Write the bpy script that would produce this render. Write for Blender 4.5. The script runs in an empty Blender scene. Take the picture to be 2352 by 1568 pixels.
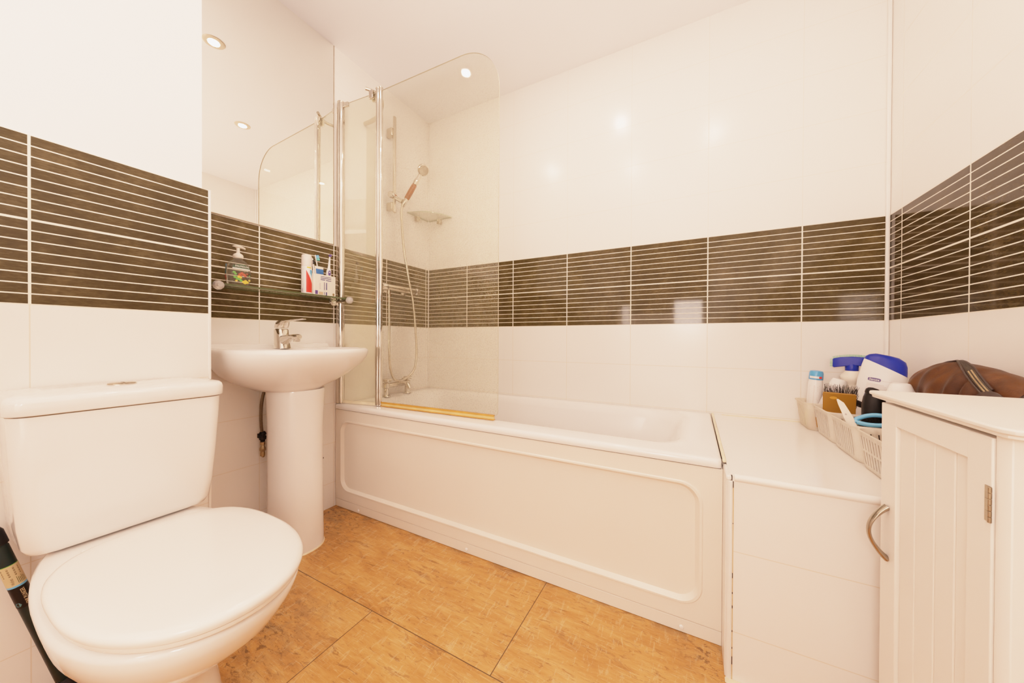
import bpy, bmesh, math, random
from mathutils import Vector, Matrix
random.seed(7)
PI = math.pi
C = bpy.context.scene.collection
LOC = {}

# ------------------------------------------------------------------ measurements (metres)
W, H, L = 2.2915, 2.363, 1.711          # room width (x), ceiling, bath length
ZB, ZT = 0.9434, 1.3440                 # dark tile band
TW, RP = 0.3408, 0.2045                 # tile width, white tile row pitch
BX, BY = 0.2463, -1.3114                # boxed wall behind the toilet: front plane, end
YF = -2.45                              # wall behind the camera
LX, LY, LZ = 1.722, -0.800, 0.525       # tiled ledge beside the bath

# ------------------------------------------------------------------ node helpers
class N:
    def __init__(s, name):
        s.m = bpy.data.materials.new(name); s.m.use_nodes = True
        s.t = s.m.node_tree; s.t.nodes.clear()
        s.out = s.t.nodes.new('ShaderNodeOutputMaterial')
    def new(s, typ, **kw):
        n = s.t.nodes.new(typ)
        for k, v in kw.items(): setattr(n, k, v)
        return n
    def link(s, a, b): s.t.links.new(a, b)
    def put(s, sock, v):
        if hasattr(v, 'is_linked') or isinstance(v, bpy.types.NodeSocket): s.link(v, sock)
        else: sock.default_value = v
    def math(s, op, a, b=None, c=None):
        n = s.new('ShaderNodeMath', operation=op)
        s.put(n.inputs[0], a)
        if b is not None: s.put(n.inputs[1], b)
        if c is not None: s.put(n.inputs[2], c)
        return n.outputs[0]
    def mix(s, f, a, b):
        n = s.new('ShaderNodeMix', data_type='RGBA')
        s.put(n.inputs[0], f); s.put(n.inputs[6], a if not isinstance(a, tuple) else (*a, 1)[:4]); s.put(n.inputs[7], b if not isinstance(b, tuple) else (*b, 1)[:4])
        return n.outputs[2]
    def mixf(s, f, a, b):
        n = s.new('ShaderNodeMix', data_type='FLOAT')
        s.put(n.inputs[0], f); s.put(n.inputs[2], a); s.put(n.inputs[3], b)
        return n.outputs[0]
    def obj(s):
        return s.new('ShaderNodeTexCoord').outputs['Object']
    def xyz(s, v=None):
        n = s.new('ShaderNodeSeparateXYZ'); s.link(v or s.obj(), n.inputs[0]); return n.outputs
    def mapping(s, scale=(1, 1, 1), v=None, rot=(0, 0, 0)):
        n = s.new('ShaderNodeMapping'); n.inputs['Scale'].default_value = scale; n.inputs['Rotation'].default_value = rot
        s.link(v or s.obj(), n.inputs[0]); return n.outputs[0]
    def noise(s, scale, detail=4, v=None, rough=.55, dist=0):
        n = s.new('ShaderNodeTexNoise'); n.inputs['Scale'].default_value = scale; n.inputs['Detail'].default_value = detail
        n.inputs['Roughness'].default_value = rough; n.inputs['Distortion'].default_value = dist
        s.link(v or s.obj(), n.inputs['Vector']); return n.outputs[0]
    def ramp(s, f, stops, interp='LINEAR'):
        n = s.new('ShaderNodeValToRGB'); n.color_ramp.interpolation = interp
        e = n.color_ramp.elements
        while len(e) < len(stops): e.new(.5)
        for i, (p, c) in enumerate(stops):
            e[i].position = p; e[i].color = (*c, 1) if len(c) == 3 else c
        s.link(f, n.inputs[0]); return n.outputs[0]
    def maprange(s, v, a, b, c=0., d=1.):
        n = s.new('ShaderNodeMapRange'); n.interpolation_type = 'SMOOTHSTEP'
        for i, x in enumerate((v, a, b, c, d)): s.put(n.inputs[i], x)
        return n.outputs[0]
    def bump(s, h, strength=.1, dist=.002):
        n = s.new('ShaderNodeBump'); n.inputs['Strength'].default_value = strength; n.inputs['Distance'].default_value = dist
        s.link(h, n.inputs['Height']); return n.outputs[0]
    def bsdf(s, color=(.8, .8, .8), rough=.5, metal=0, spec=.5, normal=None, **kw):
        n = s.new('ShaderNodeBsdfPrincipled')
        s.put(n.inputs['Base Color'], (*color, 1) if isinstance(color, tuple) else color)
        s.put(n.inputs['Roughness'], rough); s.put(n.inputs['Metallic'], metal)
        s.put(n.inputs['Specular IOR Level'], spec)
        if normal is not None: s.link(normal, n.inputs['Normal'])
        for k, v in kw.items(): s.put(n.inputs[k.replace('_', ' ')], v)
        return n.outputs[0]
    def done(s, shader):
        s.link(shader, s.out.inputs['Surface']); return s.m

def srgb(r, g, b):
    f = lambda c: c / 12.92 if c <= .04045 else ((c + .055) / 1.055) ** 2.4
    return tuple(f(x / 255) for x in (r, g, b))

def simple(name, color, rough=.45, metal=0, spec=.5, var=.05, nscale=40, bump=0, **kw):
    n = N(name)
    nz = n.noise(nscale, 1)
    lo = tuple(max(0, c * (1 - var)) for c in color); hi = tuple(min(1, c * (1 + var)) for c in color)
    nm = n.bump(nz, bump, .002) if bump else None
    return n.done(n.bsdf(n.mix(nz, lo, hi), rough, metal, spec, nm, **kw))

# ------------------------------------------------------------------ materials
WHITE = (.80, .755, .70)
GROUT = (.70, .59, .45)
def tile_wall(name, axis, off, upper='tile', band=True, vlines=True, gain=1.0, drough=.09):
    n = N(name)
    o = n.obj(); s = n.xyz(o); u = s['XY'.index(axis)]; z = s[2]
    def near(v, pitch):       # distance to nearest multiple of pitch
        q = n.math('FRACT', n.math('ADD', n.math('DIVIDE', v, pitch), .5))
        return n.math('MULTIPLY', n.math('ABSOLUTE', n.math('SUBTRACT', q, .5)), pitch)
    du = near(n.math('SUBTRACT', u, off), TW)
    inband = n.math('MULTIPLY', n.math('GREATER_THAN', z, ZB), n.math('LESS_THAN', z, ZT))
    below = n.math('LESS_THAN', z, ZB)
    ref = n.mixf(below, ZT, ZB)
    dw = near(n.math('SUBTRACT', z, ref), RP)
    wv = n.math('LESS_THAN', du, .0011) if vlines else None
    wh = n.math('LESS_THAN', dw, .0011)
    wline = n.math('MAXIMUM', wv, wh) if vlines else wh
    tone = n.noise(1.3, 0, o)
    white = n.mix(tone, (.845, .81, .755), (.885, .855, .805))
    wcol = n.mix(n.math('MULTIPLY', wline, n.mixf(below, .42, .75)), white, GROUT)
    if upper == 'paint':
        up = n.math('GREATER_THAN', z, ZT)
        wcol = n.mix(up, wcol, (.88, .865, .845))
    if not band:
        nrm = n.bump(wline, .25, -.0012)
        return n.done(n.bsdf(wcol, n.mixf(wline, .1, .6), 0, .5, nrm))
    sp = (ZT - ZB) / 16
    ds = near(n.math('SUBTRACT', z, ZB), sp)
    mid = n.math('LESS_THAN', n.math('ABSOLUTE', n.math('SUBTRACT', z, (ZB + ZT) / 2)), .0026)
    bl = n.math('MAXIMUM', n.math('MAXIMUM', n.math('LESS_THAN', ds, .00135), mid), n.math('LESS_THAN', du, .0023))
    cloth = n.noise(60, 3, n.mapping((1, 1, 6), o), .7)
    cloth2 = n.noise(11, 5, n.mapping((1, 1, 1.2), o), .68)
    cl = n.math('ADD', n.math('MULTIPLY', cloth, .45), n.math('MULTIPLY', cloth2, .6))
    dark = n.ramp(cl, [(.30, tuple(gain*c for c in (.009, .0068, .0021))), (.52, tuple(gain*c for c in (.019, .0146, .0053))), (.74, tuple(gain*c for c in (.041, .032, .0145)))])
    dcol = n.mix(bl, dark, (.86, .78, .64))
    col = n.mix(inband, wcol, dcol)
    line = n.mixf(inband, wline, bl)
    wav = n.noise(3.5, 0, o)
    h = n.math('ADD', n.math('MULTIPLY', line, -1.0), n.math('MULTIPLY', wav, .6))
    nrm = n.bump(h, .22, .0012)
    r0 = n.mixf(inband, .20, drough)
    if upper == 'paint': r0 = n.mixf(n.math('GREATER_THAN', z, ZT), r0, .85)
    return n.done(n.bsdf(col, n.mixf(line, r0, .65), 0, n.mixf(inband, .5, .25), nrm))

M = {}
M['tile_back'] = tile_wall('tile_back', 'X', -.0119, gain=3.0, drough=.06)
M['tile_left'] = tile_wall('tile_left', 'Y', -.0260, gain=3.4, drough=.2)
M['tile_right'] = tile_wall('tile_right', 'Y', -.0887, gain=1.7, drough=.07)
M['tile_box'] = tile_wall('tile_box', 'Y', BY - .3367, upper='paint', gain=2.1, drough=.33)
M['tile_ledge'] = tile_wall('tile_ledge', 'X', LX + .335, band=False)
def _paint(name, c, b=.05):
    n = N(name); nz = n.noise(180, 2); big = n.noise(2.0, 0)
    return n.done(n.bsdf(n.mix(big, tuple(x * .975 for x in c), c), .8, 0, .3, n.bump(nz, b, .002)))
M['ceiling'] = _paint('ceiling_paint', (.895, .885, .875))
M['paint'] = _paint('wall_paint', (.88, .865, .845), .12)
def _floor():
    n = N('plank_floor'); o = n.obj(); s = n.xyz(o); x, y = s[0], s[1]
    # planks run along x: rows .363 deep from y=-.714; staggered ends
    row = n.math('DIVIDE', n.math('SUBTRACT', -.686, y), .393)
    ri = n.math('FLOOR', row); rf = n.math('FRACT', row)
    dy = n.math('MULTIPLY', n.math('MINIMUM', rf, n.math('SUBTRACT', 1., rf)), .393)
    ox = n.math('SUBTRACT', 1.18, n.math('MULTIPLY', ri, .44))
    cx = n.math('DIVIDE', n.math('SUBTRACT', x, ox), 1.20)
    cf = n.math('FRACT', cx)
    dx = n.math('MULTIPLY', n.math('MINIMUM', cf, n.math('SUBTRACT', 1., cf)), 1.20)
    joint = n.math('MAXIMUM', n.math('LESS_THAN', dy, .0014), n.math('LESS_THAN', dx, .0014))
    pid = n.math('ADD', n.math('MULTIPLY', ri, 7.3), n.math('MULTIPLY', n.math('FLOOR', cx), 3.1))
    comb = n.new('ShaderNodeCombineXYZ'); n.link(n.math('ADD', x, pid), comb.inputs[0]); n.link(y, comb.inputs[1]); n.link(pid, comb.inputs[2])
    pv = comb.outputs[0]
    g1 = n.noise(4.0, 4, n.mapping((1.2, 4.5, 1), pv), .62, .5)
    g2 = n.noise(18, 3, n.mapping((.8, 5, 1), pv), .7, .3)
    base = n.ramp(n.math('ADD', n.math('MULTIPLY', g1, .65), n.math('MULTIPLY', g2, .35)),
                  [(.33, (.34, .138, .030)), (.46, (.47, .205, .050)), (.56, (.55, .262, .072)), (.70, (.64, .36, .135))])
    cr = n.noise(7, 5, n.mapping((1, 2.6, 1), pv), .78, 1.2)
    crack = n.math('MULTIPLY', n.maprange(cr, .585, .62), .55)
    base = n.mix(crack, base, (.22, .10, .030))
    fl = n.noise(11, 4, n.mapping((1.0, 5, 1), pv), .75, 1.6)
    base = n.mix(n.math('MULTIPLY', n.maprange(fl, .60, .625), .65), base, (.17, .078, .024))
    lt = n.noise(23, 4, n.mapping((3, .8, 1), pv, (0, 0, .5)), .75, .6)
    base = n.mix(n.math('MULTIPLY', n.maprange(lt, .55, .64), .35), base, (.68, .47, .24))
    sc1 = n.noise(30, 3, n.mapping((.55, 9, 1), pv, (0, 0, .42)), .7, .4)
    sc2 = n.noise(34, 3, n.mapping((.5, 9, 1), pv, (0, 0, -.9)), .7, .4)
    base = n.mix(n.math('MULTIPLY', n.math('MAXIMUM', n.maprange(sc1, .60, .66), n.maprange(sc2, .61, .67)), .32), base, (.78, .55, .28))
    vein = n.noise(6, 2, n.mapping((.5, 5.5, 1), pv), .55, .9)
    vl = n.math('ABSOLUTE', n.math('SUBTRACT', vein, .5))
    base = n.mix(n.math('MULTIPLY', n.maprange(vl, .010, .0), n.math('MULTIPLY', n.maprange(g1, .5, .6), .6)), base, (.20, .09, .028))
    # grime where feet and mop never reach
    def spot(px, py, r):
        a = n.math('SUBTRACT', x, px); b = n.math('SUBTRACT', y, py)
        d = n.math('SQRT', n.math('ADD', n.math('MULTIPLY', a, a), n.math('MULTIPLY', b, b)))
        return n.maprange(d, r, .02, 0., 1.)
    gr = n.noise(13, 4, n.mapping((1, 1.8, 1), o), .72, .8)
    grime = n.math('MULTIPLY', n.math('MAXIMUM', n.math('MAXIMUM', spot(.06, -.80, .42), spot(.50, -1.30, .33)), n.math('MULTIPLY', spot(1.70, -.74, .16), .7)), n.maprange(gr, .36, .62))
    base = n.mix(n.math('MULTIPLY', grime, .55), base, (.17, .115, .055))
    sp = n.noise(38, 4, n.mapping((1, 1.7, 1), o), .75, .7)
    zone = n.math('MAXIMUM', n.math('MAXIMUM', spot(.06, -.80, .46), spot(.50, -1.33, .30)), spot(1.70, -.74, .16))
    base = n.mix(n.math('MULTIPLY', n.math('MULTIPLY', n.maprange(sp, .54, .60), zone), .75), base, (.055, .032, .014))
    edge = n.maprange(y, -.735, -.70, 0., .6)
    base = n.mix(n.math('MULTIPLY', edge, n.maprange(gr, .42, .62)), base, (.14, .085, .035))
    col = n.mix(joint, base, (.075, .045, .018))
    h = n.math('SUBTRACT', n.math('MULTIPLY', g2, .3), joint)
    return n.done(n.bsdf(col, n.mixf(g1, .30, .48), 0, .4, n.bump(h, .2, .0012)))
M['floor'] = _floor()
M['acrylic'] = simple('white_acrylic', (.87, .845, .81), .14, var=.015, nscale=3)
M['panel'] = simple('white_panel_plastic', (.84, .775, .68), .22, var=.02, nscale=4)
M['ceramic'] = simple('white_ceramic', (.86, .83, .79), .09, var=.012, nscale=3, Coat_Weight=.3, Coat_Roughness=.05)
M['seat'] = simple('white_seat_plastic', (.87, .83, .775), .16, var=.012, nscale=3)
M['chrome'] = simple('chrome', (.66, .62, .55), .07, 1.0, var=.06, nscale=30)
M['chrome_soft'] = simple('brushed_chrome', (.62, .57, .48), .22, 1.0, var=.08, nscale=60)
M['mirror'] = simple('mirror_silver', (.965, .958, .905), .0, 1.0, var=.004, nscale=2)
M['bezel'] = simple('beige_bezel', (.66, .56, .42), .35, var=.03)
M['nickel'] = simple('satin_nickel', (.36, .32, .25), .2, 1.0, var=.1, nscale=50)
M['steel'] = simple('dull_steel_hinge', (.36, .30, .21), .33, 1.0, var=.15, nscale=90)
M['cabinet'] = simple('cabinet_paint', (.85, .805, .735), .4, var=.02, nscale=6)
M['trim'] = simple('white_trim', (.87, .84, .79), .3, var=.02)
M['groutline'] = simple('joint_line', (.60, .44, .24), .6, var=.2)
M['sealant'] = simple('aged_sealant', (.84, .71, .50), .5, var=.25, nscale=25)
M['blackline'] = simple('shadow_gap', (.03, .022, .014), .7, var=.3)
M['seal_cream'] = simple('yellowed_seal', (.74, .52, .20), .35, var=.2, nscale=25)
M['orange_seal'] = simple('stained_seal', (.58, .26, .030), .35, var=.3, nscale=25)
M['button'] = simple('flush_button_chrome', (.40, .34, .26), .18, 1.0, var=.25, nscale=120)
M['black'] = simple('black_plastic', (.0025, .0022, .0022), .45, var=.2, spec=.2)
M['rubber'] = simple('black_rubber', (.006, .0045, .004), .6, var=.3, spec=.2)
M['brass'] = simple('dull_brass', (.30, .22, .12), .4, 1.0, var=.2)
M['white_plastic'] = simple('white_plastic', (.82, .80, .77), .3, var=.015)
M['cream_plastic'] = simple('cream_plastic', (.80, .73, .62), .35, var=.02)
M['blue'] = simple('royal_blue_plastic', (.002, .018, .33), .35, var=.1, spec=.3)
M['navy'] = simple('navy_print', (.018, .03, .15), .4, var=.1)
M['purple'] = simple('purple_print', (.06, .035, .19), .4, var=.1)
M['skyblue'] = simple('sky_blue_plastic', (.10, .42, .72), .3, var=.06)
M['teal'] = simple('teal_bristle', (.08, .46, .40), .5, var=.2)
M['green_tip'] = simple('green_bristle', (.25, .58, .36), .5, var=.2)
M['red'] = simple('red_print', (.68, .022, .012), .35, var=.05)
M['yellow'] = simple('yellow_print', (.80, .55, .06), .4, var=.1)
M['grey_print'] = simple('grey_print', (.42, .38, .36), .5, var=.2)
M['pale_print'] = simple('pale_pink_print', (.66, .56, .52), .45, var=.1)
M['tan_print'] = simple('tan_print', (.52, .36, .22), .5, var=.1)
M['gold'] = simple('gold_lacquer', (.33, .150, .010), .32, .15, var=.06, nscale=20)
M['gold_logo'] = simple('bright_gold', (.72, .34, .04), .3, .3, var=.05)
M['dkgreen'] = simple('dark_green_print', (.012, .06, .022), .4, var=.1)
M['leaf'] = simple('green_print', (.11, .40, .06), .4, var=.15)
M['coral'] = simple('coral_print', (.42, .075, .04), .4, var=.2)
M['tealprint'] = simple('teal_print', (.04, .17, .20), .4, var=.2)
M['plunger'] = simple('bottle_green_plastic', (.002, .012, .011), .4, var=.15, spec=.25)
M['plabel'] = simple('cream_label', (.60, .47, .26), .5, var=.08)
M['handlefill'] = None
def _amber():
    n = N('mineral_bead_handle'); v = n.new('ShaderNodeTexVoronoi'); v.inputs['Scale'].default_value = 260
    n.link(n.obj(), v.inputs['Vector'])
    return n.done(n.bsdf(n.ramp(v.outputs['Distance'], [(.1, (.52, .24, .10)), (.5, (.34, .11, .04)), (.8, (.20, .06, .02))]), .25))
M['handlefill'] = _amber()
def _hose():
    n = N('ribbed_hose'); s = n.xyz()
    w = n.math('SINE', n.math('MULTIPLY', s[2], 900.))
    return n.done(n.bsdf(n.mix(n.math('MULTIPLY', n.math('ADD', w, 1.), .5), (.42, .36, .27), (.78, .73, .64)), .25, .85))
M['hose'] = _hose()
def _leather():
    n = N('brown_leather'); o = n.obj()
    a = n.noise(9, 5, o, .6, .6); f = n.noise(260, 4, o); v = n.new('ShaderNodeTexVoronoi'); v.inputs['Scale'].default_value = 330; n.link(o, v.inputs['Vector'])
    col = n.ramp(a, [(.30, (.020, .0062, .0010)), (.48, (.060, .0195, .0028)), (.60, (.095, .034, .0055)), (.74, (.14, .062, .016))])
    h = n.math('ADD', v.outputs['Distance'], n.math('MULTIPLY', f, .6))
    return n.done(n.bsdf(col, n.mixf(a, .55, .42), 0, .22, n.bump(h, .22, .0012)))
M['leather'] = _leather()
M['dkleather'] = simple('dark_leather', (.014, .0042, .0010), .5, var=.25, nscale=60, bump=.2)
M['zipcloth'] = simple('zip_tape', (.022, .017, .010), .7, var=.3, nscale=150)
def _glass(name, tint, haze, hazecol, speck, edge=None, refl=1.45, rs=.5):
    n = N(name); o = n.obj()
    tr = n.new('ShaderNodeBsdfTransparent'); tr.inputs[0].default_value = (*tint, 1)
    gl = n.new('ShaderNodeBsdfGlossy'); gl.inputs['Roughness'].default_value = 0.0
    fr = n.new('ShaderNodeFresnel'); fr.inputs[0].default_value = refl
    mx = n.new('ShaderNodeMixShader'); n.link(n.math('MULTIPLY', fr.outputs[0], rs), mx.inputs[0]); n.link(tr.outputs[0], mx.inputs[1]); n.link(gl.outputs[0], mx.inputs[2])
    if haze <= 0: return n.done(mx.outputs[0])
    df = n.new('ShaderNodeBsdfDiffuse'); df.inputs[0].default_value = (*hazecol, 1)
    tl = n.new('ShaderNodeBsdfTranslucent'); tl.inputs[0].default_value = (*hazecol, 1)
    dm = n.new('ShaderNodeMixShader'); dm.inputs[0].default_value = .4; n.link(df.outputs[0], dm.inputs[1]); n.link(tl.outputs[0], dm.inputs[2])
    big = n.noise(2.2, 4, o); sm = n.noise(240, 2, o)
    s = n.xyz(o)
    low = n.maprange(s[2], 1.65, .80, .15, 1.0)            # limescale is thicker lower down
    f = n.math('MULTIPLY', n.math('ADD', n.math('MULTIPLY', big, haze), n.math('MULTIPLY', n.maprange(sm, .57, .66), speck)), low)
    m2 = n.new('ShaderNodeMixShader'); n.link(f, m2.inputs[0]); n.link(mx.outputs[0], m2.inputs[1]); n.link(dm.outputs[0], m2.inputs[2])
    return n.done(m2.outputs[0])
M['screen_glass'] = _glass('screen_glass', (.985, .98, .94), .065, (.82, .77, .54), .26)
M['narrow_glass'] = _glass('narrow_screen_glass', (.978, .98, .92), .22, (.82, .75, .44), .10, rs=.22)
M['shelf_glass'] = _glass('shelf_glass', (.80, .86, .74), 0, WHITE, 0, refl=1.5)
M['shelf_edge'] = simple('green_glass_edge', (.06, .085, .035), .08, var=.1, spec=.7)
M['corner_edge'] = simple('pale_glass_edge', (.46, .50, .38), .1, var=.1)
M['corner_glass'] = _glass('corner_shelf_glass', (.965, .975, .94), 0, WHITE, 0)
M['glass_edge'] = simple('screen_glass_edge', (.58, .54, .40), .15, var=.1)
M['clear_plastic'] = _glass('clear_plastic', (.88, .90, .88), .10, (.8, .8, .78), .02)
def _crystal():
    n = N('crystal'); return n.done(n.bsdf((.93, .9, .86), .03, 0, .7, Transmission_Weight=.6, IOR=1.5))
M['crystal'] = _crystal()
def _basket(name='basket_plastic', clear=.20):
    n = N(name)
    d = n.new('ShaderNodeBsdfPrincipled'); d.inputs['Base Color'].default_value = (.93, .88, .79, 1); d.inputs['Roughness'].default_value = .3
    t = n.new('ShaderNodeBsdfTranslucent'); t.inputs[0].default_value = (.93, .87, .76, 1)
    p = n.new('ShaderNodeBsdfTransparent'); p.inputs[0].default_value = (.97, .93, .86, 1)
    a = n.new('ShaderNodeMixShader'); a.inputs[0].default_value = .30; n.link(d.outputs[0], a.inputs[1]); n.link(t.outputs[0], a.inputs[2])
    b = n.new('ShaderNodeMixShader'); n.link(n.math('ADD', n.math('MULTIPLY', n.noise(30, 2), .12), clear), b.inputs[0]); n.link(a.outputs[0], b.inputs[1]); n.link(p.outputs[0], b.inputs[2])
    return n.done(b.outputs[0])
M['basket'] = _basket(); M['clear_basket'] = _basket('clear_basket_plastic', .48)
def _emit(name, col, st):
    n = N(name); e = n.new('ShaderNodeEmission'); e.inputs[0].default_value = (*col, 1); e.inputs[1].default_value = st; return n.done(e.outputs[0])
M['lens'] = _emit('lamp_lens', (1, .8, .66), 18)

# ------------------------------------------------------------------ mesh builder
class MB:
    def __init__(s): s.v = []; s.f = []; s.mi = []
    def _add(s, v, f, m=0):
        b = len(s.v); s.v += [tuple(p) for p in v]
        for q in f: s.f.append(tuple(i + b for i in q)); s.mi.append(m)
        return s
    def box(s, lo, hi, m=0):
        (a, b, c), (d, e, f) = lo, hi
        v = [(a,b,c),(d,b,c),(d,e,c),(a,e,c),(a,b,f),(d,b,f),(d,e,f),(a,e,f)]
        return s._add(v, [(0,3,2,1),(4,5,6,7),(0,1,5,4),(1,2,6,5),(2,3,7,6),(3,0,4,7)], m)
    def loft(s, loops, c0=True, c1=True, m=0, closed=True):
        n = len(loops[0]); v = [p for l in loops for p in l]; f = []
        for i in range(len(loops) - 1):
            for j in range(n if closed else n - 1):
                k = (j + 1) % n
                f.append((i*n+j, i*n+k, (i+1)*n+k, (i+1)*n+j))
        if c0: f.append(tuple(range(n))[::-1])
        if c1: f.append(tuple((len(loops)-1)*n + j for j in range(n)))
        return s._add(v, f, m)
    def tube(s, pts, r, n=12, m=0, caps=True):
        pts = [Vector(p) for p in pts]; rs = r if isinstance(r, (list, tuple)) else [r] * len(pts)
        T = [(pts[min(i+1, len(pts)-1)] - pts[max(i-1, 0)]).normalized() for i in range(len(pts))]
        u = T[0].orthogonal().normalized(); loops = []
        for p, t, rr in zip(pts, T, rs):
            u = (u - t * u.dot(t)).normalized(); w = t.cross(u)
            loops.append([p + (u * math.cos(2*PI*k/n) + w * math.sin(2*PI*k/n)) * rr for k in range(n)])
        return s.loft(loops, caps, caps, m)
    def lathe(s, prof, o=(0,0,0), ax=(0,0,1), n=24, m=0, sx=1, sy=1):
        ax = Vector(ax).normalized(); u = ax.orthogonal().normalized()
        if abs(ax.z) > .999: u = Vector((1, 0, 0))
        w = ax.cross(u); o = Vector(o)
        loops = [[o + ax*h + (u*math.cos(2*PI*k/n)*sx + w*math.sin(2*PI*k/n)*sy)*max(r, 1e-5) for k in range(n)] for r, h in prof]
        return s.loft(loops, True, True, m)
    def quad(s, p, m=0): return s._add(p, [tuple(range(len(p)))], m)
    def xform(s, mat):
        s.v = [tuple(mat @ Vector(p)) for p in s.v]; return s
    def build(s, name, mat, parent=None, bevel=0, sub=0, world=True, sharp=40, solid=0, fixn=True, bseg=2):
        off = LOC.get(parent.name, Vector()) if (parent is not None and world) else Vector()
        me = bpy.data.meshes.new(name)
        me.from_pydata([tuple(Vector(p) - off) for p in s.v], [], s.f)
        mats = mat if isinstance(mat, (list, tuple)) else [mat]
        for x in mats: me.materials.append(x)
        for p, i in zip(me.polygons, s.mi): p.material_index = i
        if fixn:
            bm = bmesh.new(); bm.from_mesh(me); bmesh.ops.recalc_face_normals(bm, faces=bm.faces); bm.to_mesh(me); bm.free()
        me.polygons.foreach_set('use_smooth', [True] * len(me.polygons))
        me.set_sharp_from_angle(angle=math.radians(sharp))
        o = bpy.data.objects.new(name, me); C.objects.link(o)
        if parent is not None: o.parent = parent
        LOC[o.name] = off if parent is not None else Vector()
        if solid:
            d = o.modifiers.new('solid', 'SOLIDIFY'); d.thickness = solid; d.offset = 0
        if bevel:
            d = o.modifiers.new('bevel', 'BEVEL'); d.width = bevel; d.segments = bseg; d.limit_method = 'ANGLE'; d.angle_limit = math.radians(40)
        if sub:
            d = o.modifiers.new('sub', 'SUBSURF'); d.levels = sub; d.render_levels = sub
        return o

def tag(o, label, cat, group=None, kind=None):
    o['label'] = label; o['category'] = cat
    if group: o['group'] = group
    if kind: o['kind'] = kind
    return o
def thing(name, label, cat, loc, group=None, mat3=None):
    o = bpy.data.objects.new(name, None); C.objects.link(o); o.empty_display_size = .05
    o.location = loc
    if mat3 is not None: o.rotation_euler = mat3.to_euler()
    LOC[o.name] = Vector(loc)
    return tag(o, label, cat, group)
def struct(o): o['kind'] = 'structure'; return o
def axes(z, x):
    z = Vector(z).normalized(); x = Vector(x); x = (x - z * x.dot(z)).normalized(); y = z.cross(x)
    return Matrix((x, y, z)).transposed()
def rrect(x0, x1, y0, y1, r, k=6):
    out = []
    for cx, cy, a in ((x1-r, y1-r, 0), (x0+r, y1-r, 90), (x0+r, y0+r, 180), (x1-r, y0+r, 270)):
        for i in range(k + 1):
            t = math.radians(a + 90 * i / k); out.append((cx + r*math.cos(t), cy + r*math.sin(t)))
    return out
def XY(l, z): return [(a, b, z) for a, b in l]
def XZ(l, y): return [(a, y, b) for a, b in l]
def YZ(l, x): return [(x, a, b) for a, b in l]
def egg(xb, xf, yc, hw, xc, nb, nf, n=56):
    out = []
    for i in range(n):
        t = 2*PI*i/n; c, s = math.cos(t), math.sin(t); e = 2/(nf if c > 0 else nb)
        x = xc + (xf-xc if c > 0 else xc-xb) * math.copysign(abs(c)**e, c)
        out.append((x, yc + hw*math.copysign(abs(s)**e, s)))
    return out
def spline(pts, n=8):
    P = [Vector(p) for p in pts]; P = [2*P[0]-P[1]] + P + [2*P[-1]-P[-2]]; out = []
    for i in range(1, len(P)-2):
        for k in range(n):
            t = k/n; a, b, c, d = P[i-1:i+3]
            out.append(.5*((2*b) + (c-a)*t + (2*a-5*b+4*c-d)*t*t + (3*b-a-3*c+d)*t**3))
    out.append(P[-2]); return out
def text_mesh(body, size, align='CENTER', ext=.0, sx=1.0):
    cu = bpy.data.curves.new('lettering_tmp', 'FONT'); cu.body = body; cu.size = size; cu.align_x = align; cu.align_y = 'CENTER'; cu.resolution_u = 3
    o = bpy.data.objects.new('lettering_tmp', cu); C.objects.link(o)
    bpy.context.view_layer.update()
    me = o.to_mesh(); v = [(p.co.x*sx, p.co.y, 0) for p in me.vertices]; f = [tuple(q.vertices) for q in me.polygons]
    o.to_mesh_clear(); bpy.data.objects.remove(o); bpy.data.curves.remove(cu)
    return v, f
def lettering(body, size, org, right, up, mat, parent, world=True, sx=1.0, bend=None, name='lettering'):
    v, f = text_mesh(body, size, sx=sx); r = Vector(right).normalized(); u = Vector(up).normalized(); o = Vector(org)
    b = MB(); b._add([bend(x, y) if bend else o + r*x + u*y for x, y, _ in v], f)
    return b.build(name, mat, parent, world=world, fixn=False)

# ================================================================== ROOM SHELL
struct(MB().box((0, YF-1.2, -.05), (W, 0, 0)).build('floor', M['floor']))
struct(MB().box((-.1, YF-.1, H), (W+.1, .1, H+.08)).build('ceiling', M['ceiling']))
struct(MB().box((-.1, YF-.1, -.05), (0, .1, H)).build('wall_left', M['tile_left']))
struct(MB().box((0, 0, -.05), (W, .1, H)).build('wall_back', M['tile_back']))
struct(MB().box((W, YF-.1, -.05), (W+.1, .1, H)).build('wall_right', M['tile_right']))
# boxing behind the toilet: tiled to the top of the band, painted plaster above
struct(MB().box((0, YF, 0), (BX, BY, ZT)).box((0, YF, ZT), (BX-.006, BY-.014, H)).build('wall_boxing', M['tile_box']))
struct(MB().box((0, YF-.1, 0), (.83, YF, H)).box((1.78, YF-.1, 0), (W, YF, H)).box((.83, YF-.1, 2.03), (1.78, YF, H)).build('wall_front', M['paint']))
struct(MB().box((BX-.004, BY-.0005, 0), (BX+.0025, BY+.007, ZT+.001)).build('trim_1', M['trim'], bevel=.002))
struct(MB().box((W-.0125, -.0115, LZ+.003), (W-.0002, -.0002, H)).build('trim_2', M['trim'], bevel=.004))
struct(MB().box((0.0002, -.006, .53), (.006, -.0002, H)).build('trim_3', M['trim'], bevel=.002))
struct(MB().box((.81, YF, 0), (.83, YF+.015, 2.05)).box((1.78, YF, 0), (1.80, YF+.015, 2.05)).box((.81, YF, 2.03), (1.80, YF+.015, 2.05)).build('trim_4', M['trim']))

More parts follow.
